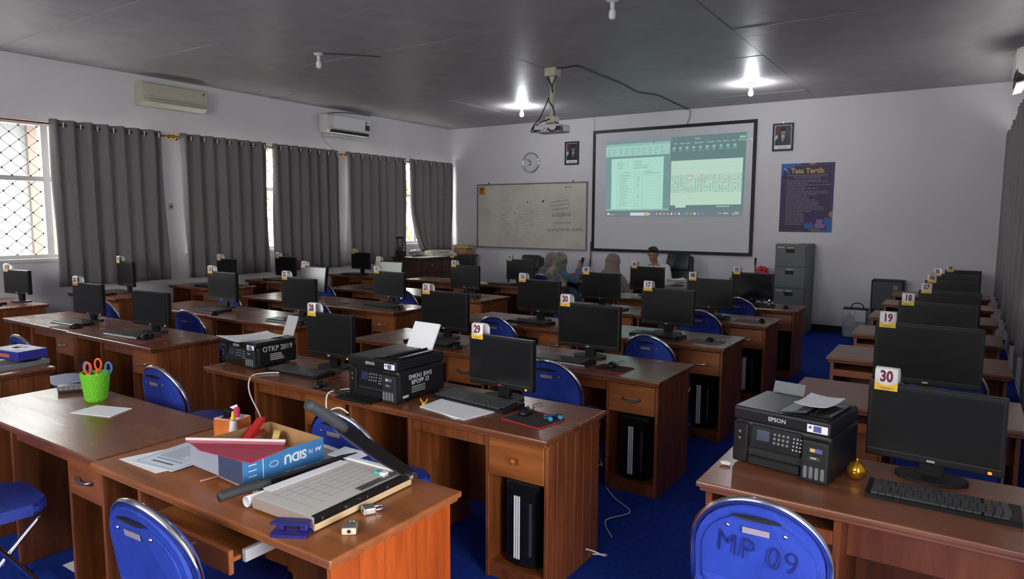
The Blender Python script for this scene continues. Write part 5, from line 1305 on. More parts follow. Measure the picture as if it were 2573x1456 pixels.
# contents of the tray
cx, cy, cz0 = -2.315, 1.665, CZ+0.054
t = thing('plastic_folder', 'glossy pinkish red plastic folder lying across the carton tray', 'folder', (-2.2, 1.5, CZ+0.1225))
mat('folder_red', (0.42, 0.03, 0.07), 0.12, coat=0.5)
bm = bmesh.new(); prism(bm, [(-0.209, -0.092), (-0.074, -0.124), (0.193, -0.099), (0.175, 0.05), (0.117, 0.104)], 0.0, 0.004, 'Z')
for v in bm.verts: v.co.z += 0.035*max(0.0, (v.co.y+v.co.x*-0.6+0.03))
obj('folder_cover', bm, 'folder_red', t)
bm = bmesh.new(); tube(bm, [(-0.209, -0.092, 0.010), (0.117, 0.104, 0.010)], 0.0065, 6); obj('folder_spine', bm, mat('spine_pink', (0.72, 0.55, 0.58), 0.3), t)
t = thing('red_stapler', 'red plastic tool lying in the carton tray', 'stapler', (-2.345, 1.655, CZ+0.100), R(115))
bm = bmesh.new(); prism(bm, [(-0.075, 0.0), (-0.08, 0.012), (0.06, 0.034), (0.078, 0.030), (0.078, 0.016), (0.02, 0.008)], -0.014, 0.014); obj('upper_arm', bm, mat('tool_red', (0.50, 0.015, 0.02), 0.35), t, rot=(0, R(-14), 0))
obj('lower_arm', B(-0.075, 0.07, -0.013, 0.013, -0.012, 0.0, bev=0.003), 'tool_red', t)
sheet('yellow_note', 'yellow note pad lying in the carton tray', [(-2.36, 1.58), (-2.25, 1.60), (-2.26, 1.71), (-2.37, 1.70)], CZ+0.045, mat('note_yellow', (0.62, 0.48, 0.12), 0.6), 0.02, 'note pad')
bm = bmesh.new(); lathe(bm, [(0.022, -0.012), (0.034, -0.012), (0.034, 0.012), (0.022, 0.012)], 18, axis='X'); tag(obj('tape_roll', bm, 'note_yellow', None, (-2.27, 1.70, CZ+0.082), (0, R(15), R(50))), 'roll of yellow tape standing in the carton tray', 'tape')
# papers left of the tray
mat('paper_bluish', (0.66, 0.72, 0.80), 0.6); mat('print_blue', (0.12, 0.28, 0.50), 0.5)
for k, (cn, lb) in enumerate((([(-2.77, 1.335), (-2.50, 1.335), (-2.42, 1.62), (-2.70, 1.63)], 'bottom printed sheet of the fan left of the carton tray'), ([(-2.70, 1.345), (-2.46, 1.375), (-2.46, 1.66), (-2.74, 1.64)], 'top printed sheet with blue border left of the carton tray'))):
    o = sheet('printed_sheet', lb, cn, CZ+0.001+0.002*k, 'paper' if k == 0 else 'paper_bluish', cat='paper')
    if k == 1:
        a, b, c, dd = [Vector((p[0], p[1], 0))-Vector(o.location).xy.to_3d() for p in cn]
        def Q(u, v): p = (a*(1-u)+b*u)*(1-v)+(dd*(1-u)+c*u)*v; return (p.x, p.y)
        bm = bmesh.new()
        for (u0, v0, u1, v1) in ((0.06, 0.05, 0.94, 0.06), (0.06, 0.94, 0.94, 0.95), (0.06, 0.05, 0.07, 0.95), (0.93, 0.05, 0.94, 0.95), (0.2, 0.26, 0.8, 0.285)):
            prism(bm, [Q(u0, v0), Q(u1, v0), Q(u1, v1), Q(u0, v1)], 0.0013, 0.0016, 'Z')
        obj('border', bm, 'print_blue', o)
        bm = bmesh.new(); prism(bm, [Q(0.25, 0.15), Q(0.75, 0.15), Q(0.75, 0.19), Q(0.25, 0.19)], 0.0013, 0.0016, 'Z')
        for q in range(16): prism(bm, [Q(0.15, 0.34+q*0.034), Q(0.55+0.3*random.random(), 0.34+q*0.034), Q(0.55, 0.35+q*0.034), Q(0.15, 0.35+q*0.034)], 0.0013, 0.0016, 'Z')
        x = obj('print_lines', bm, 'ink_grey', o); x['kind'] = 'stuff'
sheet('magazine', 'glossy leaflet lying right of the carton tray under the blade', [(-2.02, 1.75), (-1.88, 1.76), (-1.89, 1.86-0.01), (-2.03, 1.85)], CZ+0.048, 'paper_bluish', 0.004, 'leaflet')
# orange tissue carton
t = thing('tissue_carton', 'torn orange tissue carton holding markers and glue', 'box', (-2.665, 1.775, CZ), R(12))
mat('tissue_orange', (0.62, 0.16, 0.03), 0.45, noise=0.35, nscale=9)
for a in ((-0.058, 0.058, -0.05, -0.047), (-0.058, 0.058, 0.047, 0.05), (-0.058, -0.055, -0.047, 0.047), (0.055, 0.058, -0.047, 0.047)): obj('carton_wall', B(*a, 0, 0.085), 'tissue_orange', t)
obj('carton_floor', B(-0.055, 0.055, -0.047, 0.047, 0, 0.003), 'tissue_orange', t)
for a in ((-0.0555, 0.0555, -0.047, -0.0462), (-0.0555, 0.0555, 0.0462, 0.047), (-0.055, -0.0542, -0.046, 0.046), (0.0542, 0.055, -0.046, 0.046)): obj('carton_lining', B(*a, 0.003, 0.087), 'card_white', t)
bm = bmesh.new(); prism(bm, [(-0.062, 0.080), (-0.010, 0.085), (-0.018, 0.128), (-0.058, 0.112)], 0.048, 0.051); obj('torn_flap', bm, 'card_white', t)
t2 = tag(obj('marker_box', B(-0.020, 0.020, -0.016, 0.016, 0, 0.112, bev=0.004), 'gloss_black', None, (-2.70, 1.775, CZ+0.014), (R(8), R(14), R(12))), 'black bottle leaning in the orange tissue carton', 'bottle')
t = thing('pink_marker', 'pink-capped marker in the orange tissue carton', 'marker', (-2.645, 1.785, CZ+0.012), R(30))
bm = bmesh.new(); lathe(bm, [(0.012, 0.0), (0.012, 0.075)], 12); obj('barrel', bm, 'card_white', t); bm = bmesh.new(); lathe(bm, [(0.0135, 0.075), (0.0135, 0.112), (0.011, 0.116)], 12); obj('cap', bm, mat('marker_pink', (0.62, 0.04, 0.14), 0.4), t)
tag(obj('pink_eraser', B(-0.018, 0.018, -0.010, 0.010, 0, 0.08, bev=0.003), 'marker_pink', None, (-2.66, 1.748, CZ+0.005), (0, 0, R(12))), 'short pink marker low in the orange tissue carton', 'marker')
t = thing('glue_bottle', 'small white glue bottle with yellow nozzle beside the tissue carton', 'bottle', (-2.60, 1.735, CZ), 0)
bm = bmesh.new(); lathe(bm, [(0.018, 0.0), (0.019, 0.05), (0.014, 0.085), (0.009, 0.092)], 14); obj('bottle_body', bm, mat('glue_white', (0.66, 0.66, 0.68), 0.3), t, smooth=True)
bm = bmesh.new(); lathe(bm, [(0.011, 0.09), (0.012, 0.102), (0.007, 0.108), (0.006, 0.125), (0.003, 0.132)], 12); obj('nozzle', bm, 'card_yellow', t, smooth=True)
# small tools on the cutter desk
t = thing('hole_punch', 'dark blue hole punch at the front edge of the cutter desk', 'hole punch', (-1.672, 1.300, CZ), R(28))
mat('punch_blue', (0.022, 0.018, 0.16), 0.4)
bm = bmesh.new(); prism(bm, rrect(0.115, 0.062, 0.008, 3), 0.0, 0.010, 'Z'); obj('base', bm, 'punch_blue', t)
for x in (-0.038, 0.038): obj('punch_head', B(x-0.012, x+0.012, -0.002, 0.026, 0.010, 0.034, bev=0.003), 'punch_blue', t)
bm = bmesh.new(); prism(bm, [(-0.030, 0.046), (0.030, 0.038), (0.032, 0.032), (-0.030, 0.040)], -0.055, 0.055, 'X'); obj('lever', bm, 'punch_blue', t)
for x in (-0.038, 0.038):
    bm = bmesh.new(); tube(bm, [(x, 0.012, 0.03), (x, 0.012, 0.042)], 0.004, 8); obj('pin', bm, 'steel', t)
def padlock(label, loc, rz):
    t = thing('padlock', label, 'padlock', loc, rz, 'padlocks')
    bm = bmesh.new(); box(bm, -0.022, 0.022, -0.038, 0.0, 0.0, 0.022, 0.004, 2); obj('lock_body', bm, mat('lock_steel', (0.42, 0.41, 0.39), 0.35, metal=0.8), t)
    obj('end_plate', B(-0.022, 0.022, -0.0395, -0.037, 0.001, 0.021, bev=0.003), 'cream_plastic', t)
    bm = bmesh.new(); lathe(bm, [(0.006, -0.0405), (0.006, -0.039)], 10, (0, 0, 0.011), 'Y'); obj('keyway', bm, 'ink_black', t)
    bm = bmesh.new(); tube(bm, smooth_path([(-0.014, -0.004, 0.011), (-0.014, 0.018, 0.011), (-0.008, 0.030, 0.011), (0.008, 0.030, 0.011), (0.014, 0.018, 0.011), (0.014, -0.004, 0.011)], 4), 0.0042, 8); obj('shackle', bm, 'chrome', t, smooth=True)
    return t
padlock('padlock standing closest to the front edge, keyhole facing the viewer', (-1.545, 1.425, CZ), R(38))
padlock('darker padlock lying beside the cutter base', (-1.578, 1.560, CZ), R(-28))
t = thing('pink_pencil', 'pink pencil stub beside the carton tray', 'pencil', (-2.275, 1.425, CZ+0.004), R(80))
bm = bmesh.new(); tube(bm, [(-0.045, 0, 0), (0.02, 0, 0)], 0.0042, 8); obj('shaft', bm, mat('pencil_pink', (0.62, 0.30, 0.28), 0.5), t); bm = bmesh.new(); tube(bm, [(0.02, 0, 0), (0.034, 0, 0)], [0.0042, 0.001], 8); obj('point', bm, 'cream_plastic', t)
sheet('loose_sheet', 'white sheet leaning under the front left desk', [(-3.62, 1.45), (-3.50, 1.45), (-3.50, 1.62), (-3.62, 1.62)], 0.004)

# ------------------------------------------------------------------ filing cabinet, speaker, bag, corner cabinet
mat('cabinet_grey', (0.125, 0.135, 0.135), 0.45, noise=0.05, nscale=4); mat('label_white', (0.55, 0.55, 0.55), 0.5)
t = thing('filing_cabinet', 'grey steel four-drawer filing cabinet below the purple poster', 'filing cabinet', (-2.18, 10.84, 0))
obj('carcass', B(-0.23, 0.23, 0.02, 0.585, 0.0, 1.36, bev=0.004), 'cabinet_grey', t)
for k in range(4):
    z0 = 0.05+k*0.325
    dr = obj('drawer', B(-0.222, 0.205, -0.002, 0.02, z0, z0+0.315, bev=0.003), 'cabinet_grey', t)
    obj('handle_recess', B(-0.075, 0.045, -0.004, 0.0, z0+0.205, z0+0.265, bev=0.001), 'ink_black', dr); obj('handle_lip', B(-0.075, 0.045, -0.014, -0.002, z0+0.258, z0+0.266, bev=0.001), 'dark_grey', dr)
    obj('label_holder', B(-0.055, 0.035, -0.006, -0.002, z0+0.272, z0+0.287), 'label_white', dr)
    if k in (1, 3): obj('paper_label', B(-0.195, -0.10, -0.004, -0.002, z0+0.275, z0+0.291), 'label_white', dr)
sheet('folder', 'thin folder lying on top of the filing cabinet', [(-2.36, 10.95), (-2.1, 10.90), (-2.05, 11.2), (-2.32, 11.2)], 1.361, 'cream_plastic', 0.008, 'folder')
mat('bag_red', (0.50, 0.03, 0.05), 0.35)
def crumple(name, label, loc, sx, sy, sz, m, seed, cat='plastic bag'):
    rn = random.Random(seed); bm = bmesh.new(); bmesh.ops.create_icosphere(bm, subdivisions=3, radius=1.0)
    for v in bm.verts:
        q = 0.78+0.28*math.sin(5*v.co.x+seed)*math.sin(6*v.co.y+2*seed)*math.cos(5*v.co.z)+rn.uniform(-0.09, 0.09)
        v.co = Vector((v.co.x*sx*q, v.co.y*sy*q, max(v.co.z*q+0.75, 0.0)*sz))
    return tag(obj(name, bm, m, None, loc), label, cat)
# low side board beside the cabinet carrying the red bag
t = thing('side_table', 'low table behind the monitor numbered 05 holding the red bag', 'table', (-2.72, 10.9, 0))
obj('tabletop', B(-0.30, 0.22, -0.28, 0.28, 0.80, 0.83, bev=0.004), 'wood_top', t)
for x in (-0.27, 0.19):
    for y in (-0.25, 0.25): obj('leg', B(x-0.02, x+0.02, y-0.02, y+0.02, 0, 0.80), 'wood_side', t)
crumple('plastic_bag', 'crumpled red plastic bag beside the filing cabinet', (-2.60, 10.85, 0.83), 0.13, 0.10, 0.12, 'bag_red', 4)
t = thing('desk_rack', 'low white wire rack behind the monitor numbered 05', 'rack', (-2.85, 10.72, 0.83))
for k in range(14): obj('rack_wire', B(-0.14+k*0.021, -0.132+k*0.021, -0.004, 0.004, 0.0, 0.045), 'light_grey', t)
obj('rack_base', B(-0.145, 0.148, -0.01, 0.01, 0.0, 0.006), 'light_grey', t)
t = thing('marker_pen', 'black pen standing upright beside the red bag', 'pen', (-2.70, 10.86, 0.83))
bm = bmesh.new(); lathe(bm, [(0.010, 0.0), (0.010, 0.20), (0.016, 0.205), (0.016, 0.30), (0.010, 0.31)], 10); obj('barrel', bm, 'ink_black', t)
t = thing('loudspeaker', 'black loudspeaker cabinet on the wall shelf at the back right', 'loudspeaker', (-0.90, 11.18, 0.43))
bm = bmesh.new(); box(bm, -0.21, 0.20, -0.13, 0.15, 0, 0.44, 0.012, 2); obj('cabinet', bm, 'matte_black', t)
obj('grille', B(-0.19, 0.18, -0.137, -0.13, 0.02, 0.42, bev=0.003), 'dark_grey', t); obj('badge', B(0.07, 0.13, -0.140, -0.136, 0.31, 0.37), 'mid_grey', t)
t = thing('speaker_shelf', 'dark stand under the loudspeaker at the back right', 'stand', (-0.90, 11.18, 0))
obj('shelf_top', B(-0.20, 0.20, -0.12, 0.15, 0.40, 0.43), 'matte_black', t)
for x in (-0.17, 0.17): obj('leg', B(x-0.02, x+0.02, -0.1, 0.13, 0, 0.40), 'matte_black', t)
t = thing('plastic_wrapped_bag', 'clear plastic wrapped bag with black handle on the carpet by the back wall', 'bag', (-1.30, 11.12, 0))
mat('bag_film', (0.46, 0.47, 0.49), 0.12, spec=0.7, noise=0.2, nscale=9, bump=0.6, bscale=18); mat('bag_silver', (0.62, 0.64, 0.67), 0.25)
bm = bmesh.new(); box(bm, -0.17, 0.16, -0.10, 0.10, 0.0, 0.42, 0.03, 3); bmesh.ops.subdivide_edges(bm, edges=list(bm.edges), cuts=2, use_grid_fill=True)
for v in bm.verts: v.co.y += 0.012*math.sin(v.co.z*24+v.co.x*17); v.co.x *= 0.9+0.1*v.co.z/0.42
obj('plastic_cover', bm, 'bag_film', t, smooth=True)
obj('front_pocket', B(0.0, 0.15, -0.118, -0.10, 0.24, 0.41, bev=0.008), 'bag_silver', t)
obj('zip_band', B(-0.165, 0.17, -0.09, 0.09, 0.415, 0.435, bev=0.006), 'matte_black', t)
bm = bmesh.new(); tube(bm, [(0.0+0.085*math.cos(a)+0.02, 0, 0.435+0.075*math.sin(a)) for a in (PI*k/12 for k in range(13))], 0.008, 6); obj('handle', bm, 'matte_black', t, smooth=True)
# corner cabinet along the left wall with clutter
t = thing('side_cabinet', 'dark brown cabinet with drawers in the far left corner', 'cabinet', (-8.70, 10.36, 0))
obj('worktop', B(-0.42, 0.42, -0.87, 0.87, 0.955, 0.99, bev=0.005), 'dark_cabinet', t)
obj('carcass', B(-0.40, 0.38, -0.84, 0.84, 0.0, 0.955), 'dark_cabinet', t)
for k in range(3):
    y0 = -0.82+k*0.55
    dr = obj('drawer', B(0.38, 0.397, y0, y0+0.53, 0.70, 0.93, bev=0.003), 'dark_cabinet', t); obj('lock_plate', B(0.397, 0.401, y0+0.24, y0+0.29, 0.83, 0.85), 'light_grey', dr)
    dr = obj('cupboard_door', B(0.38, 0.397, y0, y0+0.53, 0.06, 0.68, bev=0.003), 'dark_cabinet', t)
    bm = bmesh.new(); lathe(bm, [(0.012, 0.397), (0.015, 0.415), (0.006, 0.42)], 8, (0, y0+0.07, 0.45), 'X'); obj('knob', bm, 'steel', dr)
SZ = 0.9905
sheet('loose_sheet', 'white sheet hanging over the edge of the corner cabinet', [(-8.62, 9.60), (-8.30, 9.62), (-8.30, 10.3), (-8.62, 10.3)], SZ, th=0.003)
t = thing('trolley_handle', 'black folded luggage trolley handle on the corner cabinet', 'trolley', (-8.94, 9.62, SZ), R(20))
for s in (-1, 1):
    bm = bmesh.new(); tube(bm, [(s*0.055, 0, 0.36), (s*0.035, 0.0, 0.14), (s*0.045, 0.02, 0.0)], 0.011, 8); obj('side_bar', bm, 'matte_black', t)
bm = bmesh.new(); tube(bm, [(-0.07, 0, 0.36), (0.07, 0, 0.36)], 0.017, 8); obj('grip', bm, 'matte_black', t)
bm = bmesh.new(); box(bm, -0.05, 0.05, -0.03, 0.03, 0.13, 0.19, 0.008); obj('joint', bm, 'dark_grey', t)
bm = bmesh.new(); box(bm, -0.07, 0.09, -0.05, 0.05, 0.0, 0.12, 0.015, 2); obj('base_block', bm, 'matte_black', t)
crumple('cloth_bundle', 'bundled silvery grey cloth on the corner cabinet', (-8.84, 9.95, SZ), 0.17, 0.16, 0.085, mat('cloth_silver', (0.40, 0.40, 0.42), 0.45), 9, 'cloth')
t = thing('fax_machine', 'beige laminating machine on the corner cabinet', 'machine', (-8.62, 10.40, SZ), R(75))
bm = bmesh.new(); prism(bm, [(-0.14, 0.0), (-0.14, 0.05), (-0.09, 0.10), (0.12, 0.10), (0.14, 0.08), (0.14, 0.0)], -0.27, 0.27, 'X'); bmesh.ops.bevel(bm, geom=list(bm.edges), offset=0.012, segments=2, affect='EDGES'); obj('casing', bm, 'cream_plastic', t)
obj('slot', B(-0.12, 0.14, -0.128, -0.10, 0.06, 0.072), 'ink_black', t, rot=(R(0), 0, 0)); obj('button_panel', B(0.16, 0.22, -0.145, -0.139, 0.015, 0.045), 'dark_grey', t)
obj('top_slot', B(-0.16, 0.10, -0.02, 0.02, 0.0995, 0.1015), 'ink_black', t)
for k, (m, w, dd, hh, x, y, rz, lb) in enumerate((('cream_plastic', 0.34, 0.26, 0.10, -8.88, 10.62, 20, 'pale carton behind the laminating machine'), ('carton_inner', 0.30, 0.24, 0.12, -8.52, 11.02, 5, 'brown carton at the corner cabinet end'), ('rod_metal', 0.36, 0.30, 0.035, -8.40, 11.02-0.32, -8, 'dark red flat box at the front of the corner cabinet'))):
    t = thing('carton_box', lb, 'box', (x, y, SZ), R(rz)); obj('carton', B(-w/2, w/2, -dd/2, dd/2, 0, hh, bev=0.004), m, t); obj('flap', B(-w/2+0.01, w/2-0.01, -0.004, 0.004, hh, hh+0.003), 'mid_grey', t)
t = thing('document_pile', 'pile of brown document folders on the end carton', 'folders', (-8.52, 11.02, SZ+0.124), R(12))
for k in range(5): obj('folder', B(-0.17+0.01*random.random(), 0.17, -0.12, 0.12+0.01*random.random(), k*0.014, k*0.014+0.012), ('carton_inner', 'note_yellow', 'cream_plastic')[k % 3], t)

# ------------------------------------------------------------------ teacher table and chairs
t = thing('teacher_table', 'long pale table at the front where the people sit', 'table', (-4.45, 9.70, 0))
obj('tabletop', B(-1.15, 1.15, -0.34, 0.34, 0.725, 0.755, bev=0.004), mat('table_pale', (0.36, 0.33, 0.28), 0.45), t)
for x in (-1.08, 1.08): obj('side_panel', B(x-0.015, x+0.015, -0.30, 0.30, 0, 0.725), 'table_pale', t)
obj('back_panel', B(-1.06, 1.06, 0.26, 0.28, 0.25, 0.725), 'table_pale', t)
TZ = 0.7555
crumple('plastic_bag', 'crumpled red plastic bag on the table beside the woman in blue', (-5.12, 9.55, TZ), 0.15, 0.11, 0.075, 'bag_red', 2)
crumple('plastic_bag', 'small red plastic bag on the table beside card 09', (-4.98, 9.86, TZ), 0.07, 0.06, 0.08, 'bag_red', 6)
t = thing('folder_stack', 'stack of pale yellow folders on the long table', 'folders', (-5.05, 9.78, TZ), R(8))
for k in range(6): obj('folder', B(-0.17, 0.17, -0.12, 0.12, k*0.013, k*0.013+0.011), ('note_yellow', 'cream_plastic')[k % 2], t)
for k, (x, y, rz) in enumerate(((-3.68, 9.62, 20), (-3.55, 9.74, -10), (-3.48, 9.52, 35))):
    w2, d2 = 0.15, 0.11; c, s = math.cos(R(rz)), math.sin(R(rz))
    sheet('paper_heap', ('lower', 'middle', 'upper')[k]+' sheets of the paper heap right of monitor 04', [(x+a*c-b*s, y+a*s+b*c) for a, b in ((-w2, -d2), (w2, -d2), (w2, d2), (-w2, d2))], TZ+0.001+0.035*k, 'paper', 0.03, curl=0.02)
sheet('yellow_folder', 'pale yellow folder on desk 03 left of its keyboard', [(-6.20, 8.22), (-5.95, 8.16), (-5.88, 8.30), (-6.15, 8.36)], D, 'note_yellow', 0.004, 'folder')
sheet('loose_sheet', 'white sheet partly under the pale yellow folder on desk 03', [(-6.28, 8.26), (-6.05, 8.20), (-6.0, 8.38), (-6.22, 8.42)], D+0.0045, 'paper')
def office_chair(label, x, y, rz, top):
    t = thing('office_chair', label, 'chair', (x, y, 0), rz, 'black office chairs')
    bm = bmesh.new(); box(bm, -0.25, 0.25, -0.05, 0.05, 0.50, top, 0.045, 3)
    for v in bm.verts:
        f = (v.co.z-0.5)/(top-0.5); v.co.x *= 1.0-0.12*f*f; v.co.y -= 0.10*f
    obj('backrest', bm, 'leather', t, smooth=True)
    bm = bmesh.new(); box(bm, -0.19, 0.19, 0.035, 0.085, top-0.24, top+0.03, 0.035, 3)
    for v in bm.verts: v.co.y -= 0.09*(v.co.z-0.5)/(top-0.5)
    obj('headrest', bm, 'leather', t, smooth=True)
    bm = bmesh.new(); box(bm, -0.25, 0.25, 0.0, 0.50, 0.42, 0.52, 0.04, 3); obj('seat', bm, 'leather', t, smooth=True)
    for s in (-1, 1):
        bm = bmesh.new(); tube(bm, smooth_path([(s*0.28, 0.0, 0.52), (s*0.30, 0.02, 0.68), (s*0.30, 0.28, 0.69), (s*0.28, 0.32, 0.50)], 4), 0.02, 8); obj('armrest', bm, 'matte_black', t, smooth=True)
    bm = bmesh.new(); tube(bm, [(0, 0.25, 0.08), (0, 0.25, 0.43)], 0.028, 10); obj('gas_column', bm, 'matte_black', t)
    for k in range(5):
        a = 2*PI*k/5; bm = bmesh.new(); tube(bm, [(0, 0.25, 0.10), (0.28*math.cos(a), 0.25+0.28*math.sin(a), 0.06)], [0.025, 0.016], 6); obj('base_arm', bm, 'matte_black', t)
        bm = bmesh.new(); lathe(bm, [(0.028, -0.02), (0.028, 0.02)], 10, (0.28*math.cos(a), 0.25+0.28*math.sin(a), 0.028), 'X'); obj('castor', bm, 'matte_black', t)
    return t
mat('leather', (0.022, 0.025, 0.027), 0.38)
office_chair('black padded office chair behind the man in white', -3.84, 10.60, R(178), 1.14)
office_chair('black office chair behind the monitor numbered 03', -6.60, 10.55, R(185), 1.03)
ch = chair('blue chair under the woman in the cream headscarf', -5.47, 9.02, R(-5))
chair('blue chair under the woman in the beige headscarf', -4.52, 9.00, R(4))
chair('blue chair under the woman in the mauve headscarf', -6.05, 9.45, R(-30))

# ------------------------------------------------------------------ people (seated at the long table)
def ball(bm, c, r, sub=2):
    res = bmesh.ops.create_icosphere(bm, subdivisions=sub, radius=1.0)
    rr = r if isinstance(r, (tuple, list)) else (r, r, r)
    for v in res['verts']: v.co = Vector((v.co.x*rr[0]+c[0], v.co.y*rr[1]+c[1], v.co.z*rr[2]+c[2]))
def limb(bm, pts, rad, seg=12):
    tube(bm, pts, rad, seg)
    for p, r in zip(pts, rad): ball(bm, p, r*0.995)
def fuse(build, voxel=0.009, it=6):
    bm = bmesh.new(); build(bm); bmesh.ops.recalc_face_normals(bm, faces=bm.faces)
    me = bpy.data.meshes.new('figure'); bm.to_mesh(me); bm.free()
    o = bpy.data.objects.new('figure_temp', me); COL.objects.link(o)
    m = o.modifiers.new('r', 'REMESH'); m.mode = 'VOXEL'; m.voxel_size = voxel
    s = o.modifiers.new('s', 'SMOOTH'); s.iterations = it; s.factor = 0.5
    bpy.context.view_layer.update()
    res = bpy.data.meshes.new_from_object(o.evaluated_get(bpy.context.evaluated_depsgraph_get()))
    bpy.data.objects.remove(o, do_unlink=True)
    res.materials.clear(); res.polygons.foreach_set('use_smooth', [True]*len(res.polygons))
    return res
def hand(bm, p, d, up, curl=0.5, s=1):
    """palm at p pointing along d; five fingers, thumb on the side s"""
    d = Vector(d).normalized(); up = Vector(up).normalized(); side = d.cross(up).normalized(); up = side.cross(d)
    p = Vector(p)
    tube(bm, [p-d*0.01, p+d*0.03, p+d*0.075], [0.026, 0.034, 0.034], 10)
    for k, L in enumerate((0.062, 0.072, 0.068, 0.054)):
        a = p+d*0.072+side*(0.024-0.016*k)*s; b = a+(d*math.cos(curl*0.6)-up*math.sin(curl*0.6))*L*0.55; c = b+(d*math.cos(curl*1.6)-up*math.sin(curl*1.6))*L*0.5
        tube(bm, [a, b, c], [0.0095, 0.009, 0.0075], 8); ball(bm, c, 0.0075, 1)
    a = p+d*0.02+side*0.028*s; b = a+(d*0.6+side*s*0.7-up*0.2).normalized()*0.035; c = b+(d*0.9+side*s*0.1-up*0.35).normalized()*0.03
    tube(bm, [a, b, c], [0.012, 0.0105, 0.008], 8); ball(bm, c, 0.008, 1)
def head(bm, c, yaw=0.0, pitch=0.0):
    m = Matrix.Translation(Vector(c)) @ Matrix.Rotation(yaw, 4, 'Z') @ Matrix.Rotation(-pitch, 4, 'X')
    b2 = bmesh.new()
    ball(b2, (0, 0, 0.025), (0.077, 0.096, 0.095), 3); ball(b2, (0, 0.022, -0.04), (0.062, 0.070, 0.080), 3); ball(b2, (0, 0.055, -0.085), (0.030, 0.026, 0.024))
    tube(b2, [(0, 0.085, 0.02), (0, 0.108, -0.022)], [0.010, 0.017], 8); ball(b2, (0, 0.106, -0.024), 0.016)
    for s in (-1, 1):
        ball(b2, (s*0.078, -0.005, -0.005), (0.012, 0.020, 0.032)); ball(b2, (s*0.035, 0.075, -0.025), (0.022, 0.015, 0.018)); ball(b2, (s*0.032, 0.084, 0.030), (0.024, 0.010, 0.008))
    ball(b2, (0, 0.083, -0.055), (0.024, 0.012, 0.007)); ball(b2, (0, 0.080, -0.066), (0.021, 0.012, 0.008))
    bmesh.ops.transform(b2, matrix=m, verts=b2.verts)
    tmp = bpy.data.meshes.new('h'); b2.to_mesh(tmp); b2.free(); bm.from_mesh(tmp); bpy.data.meshes.remove(tmp)
    return m
def face_parts(t, body, m):
    for s in (-1, 1):
        bm = bmesh.new(); ball(bm, (s*0.032, 0.086, 0.010), (0.011, 0.007, 0.0035), 2); bmesh.ops.transform(bm, matrix=m, verts=bm.verts); e = obj('eye', bm, 'card_white', body, smooth=True)
        bm = bmesh.new(); ball(bm, (s*0.032, 0.0935, 0.009), (0.006, 0.003, 0.005), 2); bmesh.ops.transform(bm, matrix=m, verts=bm.verts); obj('iris', bm, 'ink_black', e, smooth=True)
        bm = bmesh.new(); tube(bm, [(s*0.016, 0.094, 0.030), (s*0.034, 0.093, 0.035), (s*0.052, 0.082, 0.030)], 0.0042, 6); bmesh.ops.transform(bm, matrix=m, verts=bm.verts); obj('eyebrow', bm, 'hair_black', body)
    bm = bmesh.new(); tube(bm, [(-0.022, 0.092, -0.060), (0, 0.0965, -0.0605), (0.022, 0.092, -0.060)], 0.004, 6); bmesh.ops.transform(bm, matrix=m, verts=bm.verts); obj('mouth', bm, mat('lip', (0.26, 0.09, 0.075), 0.5), body)
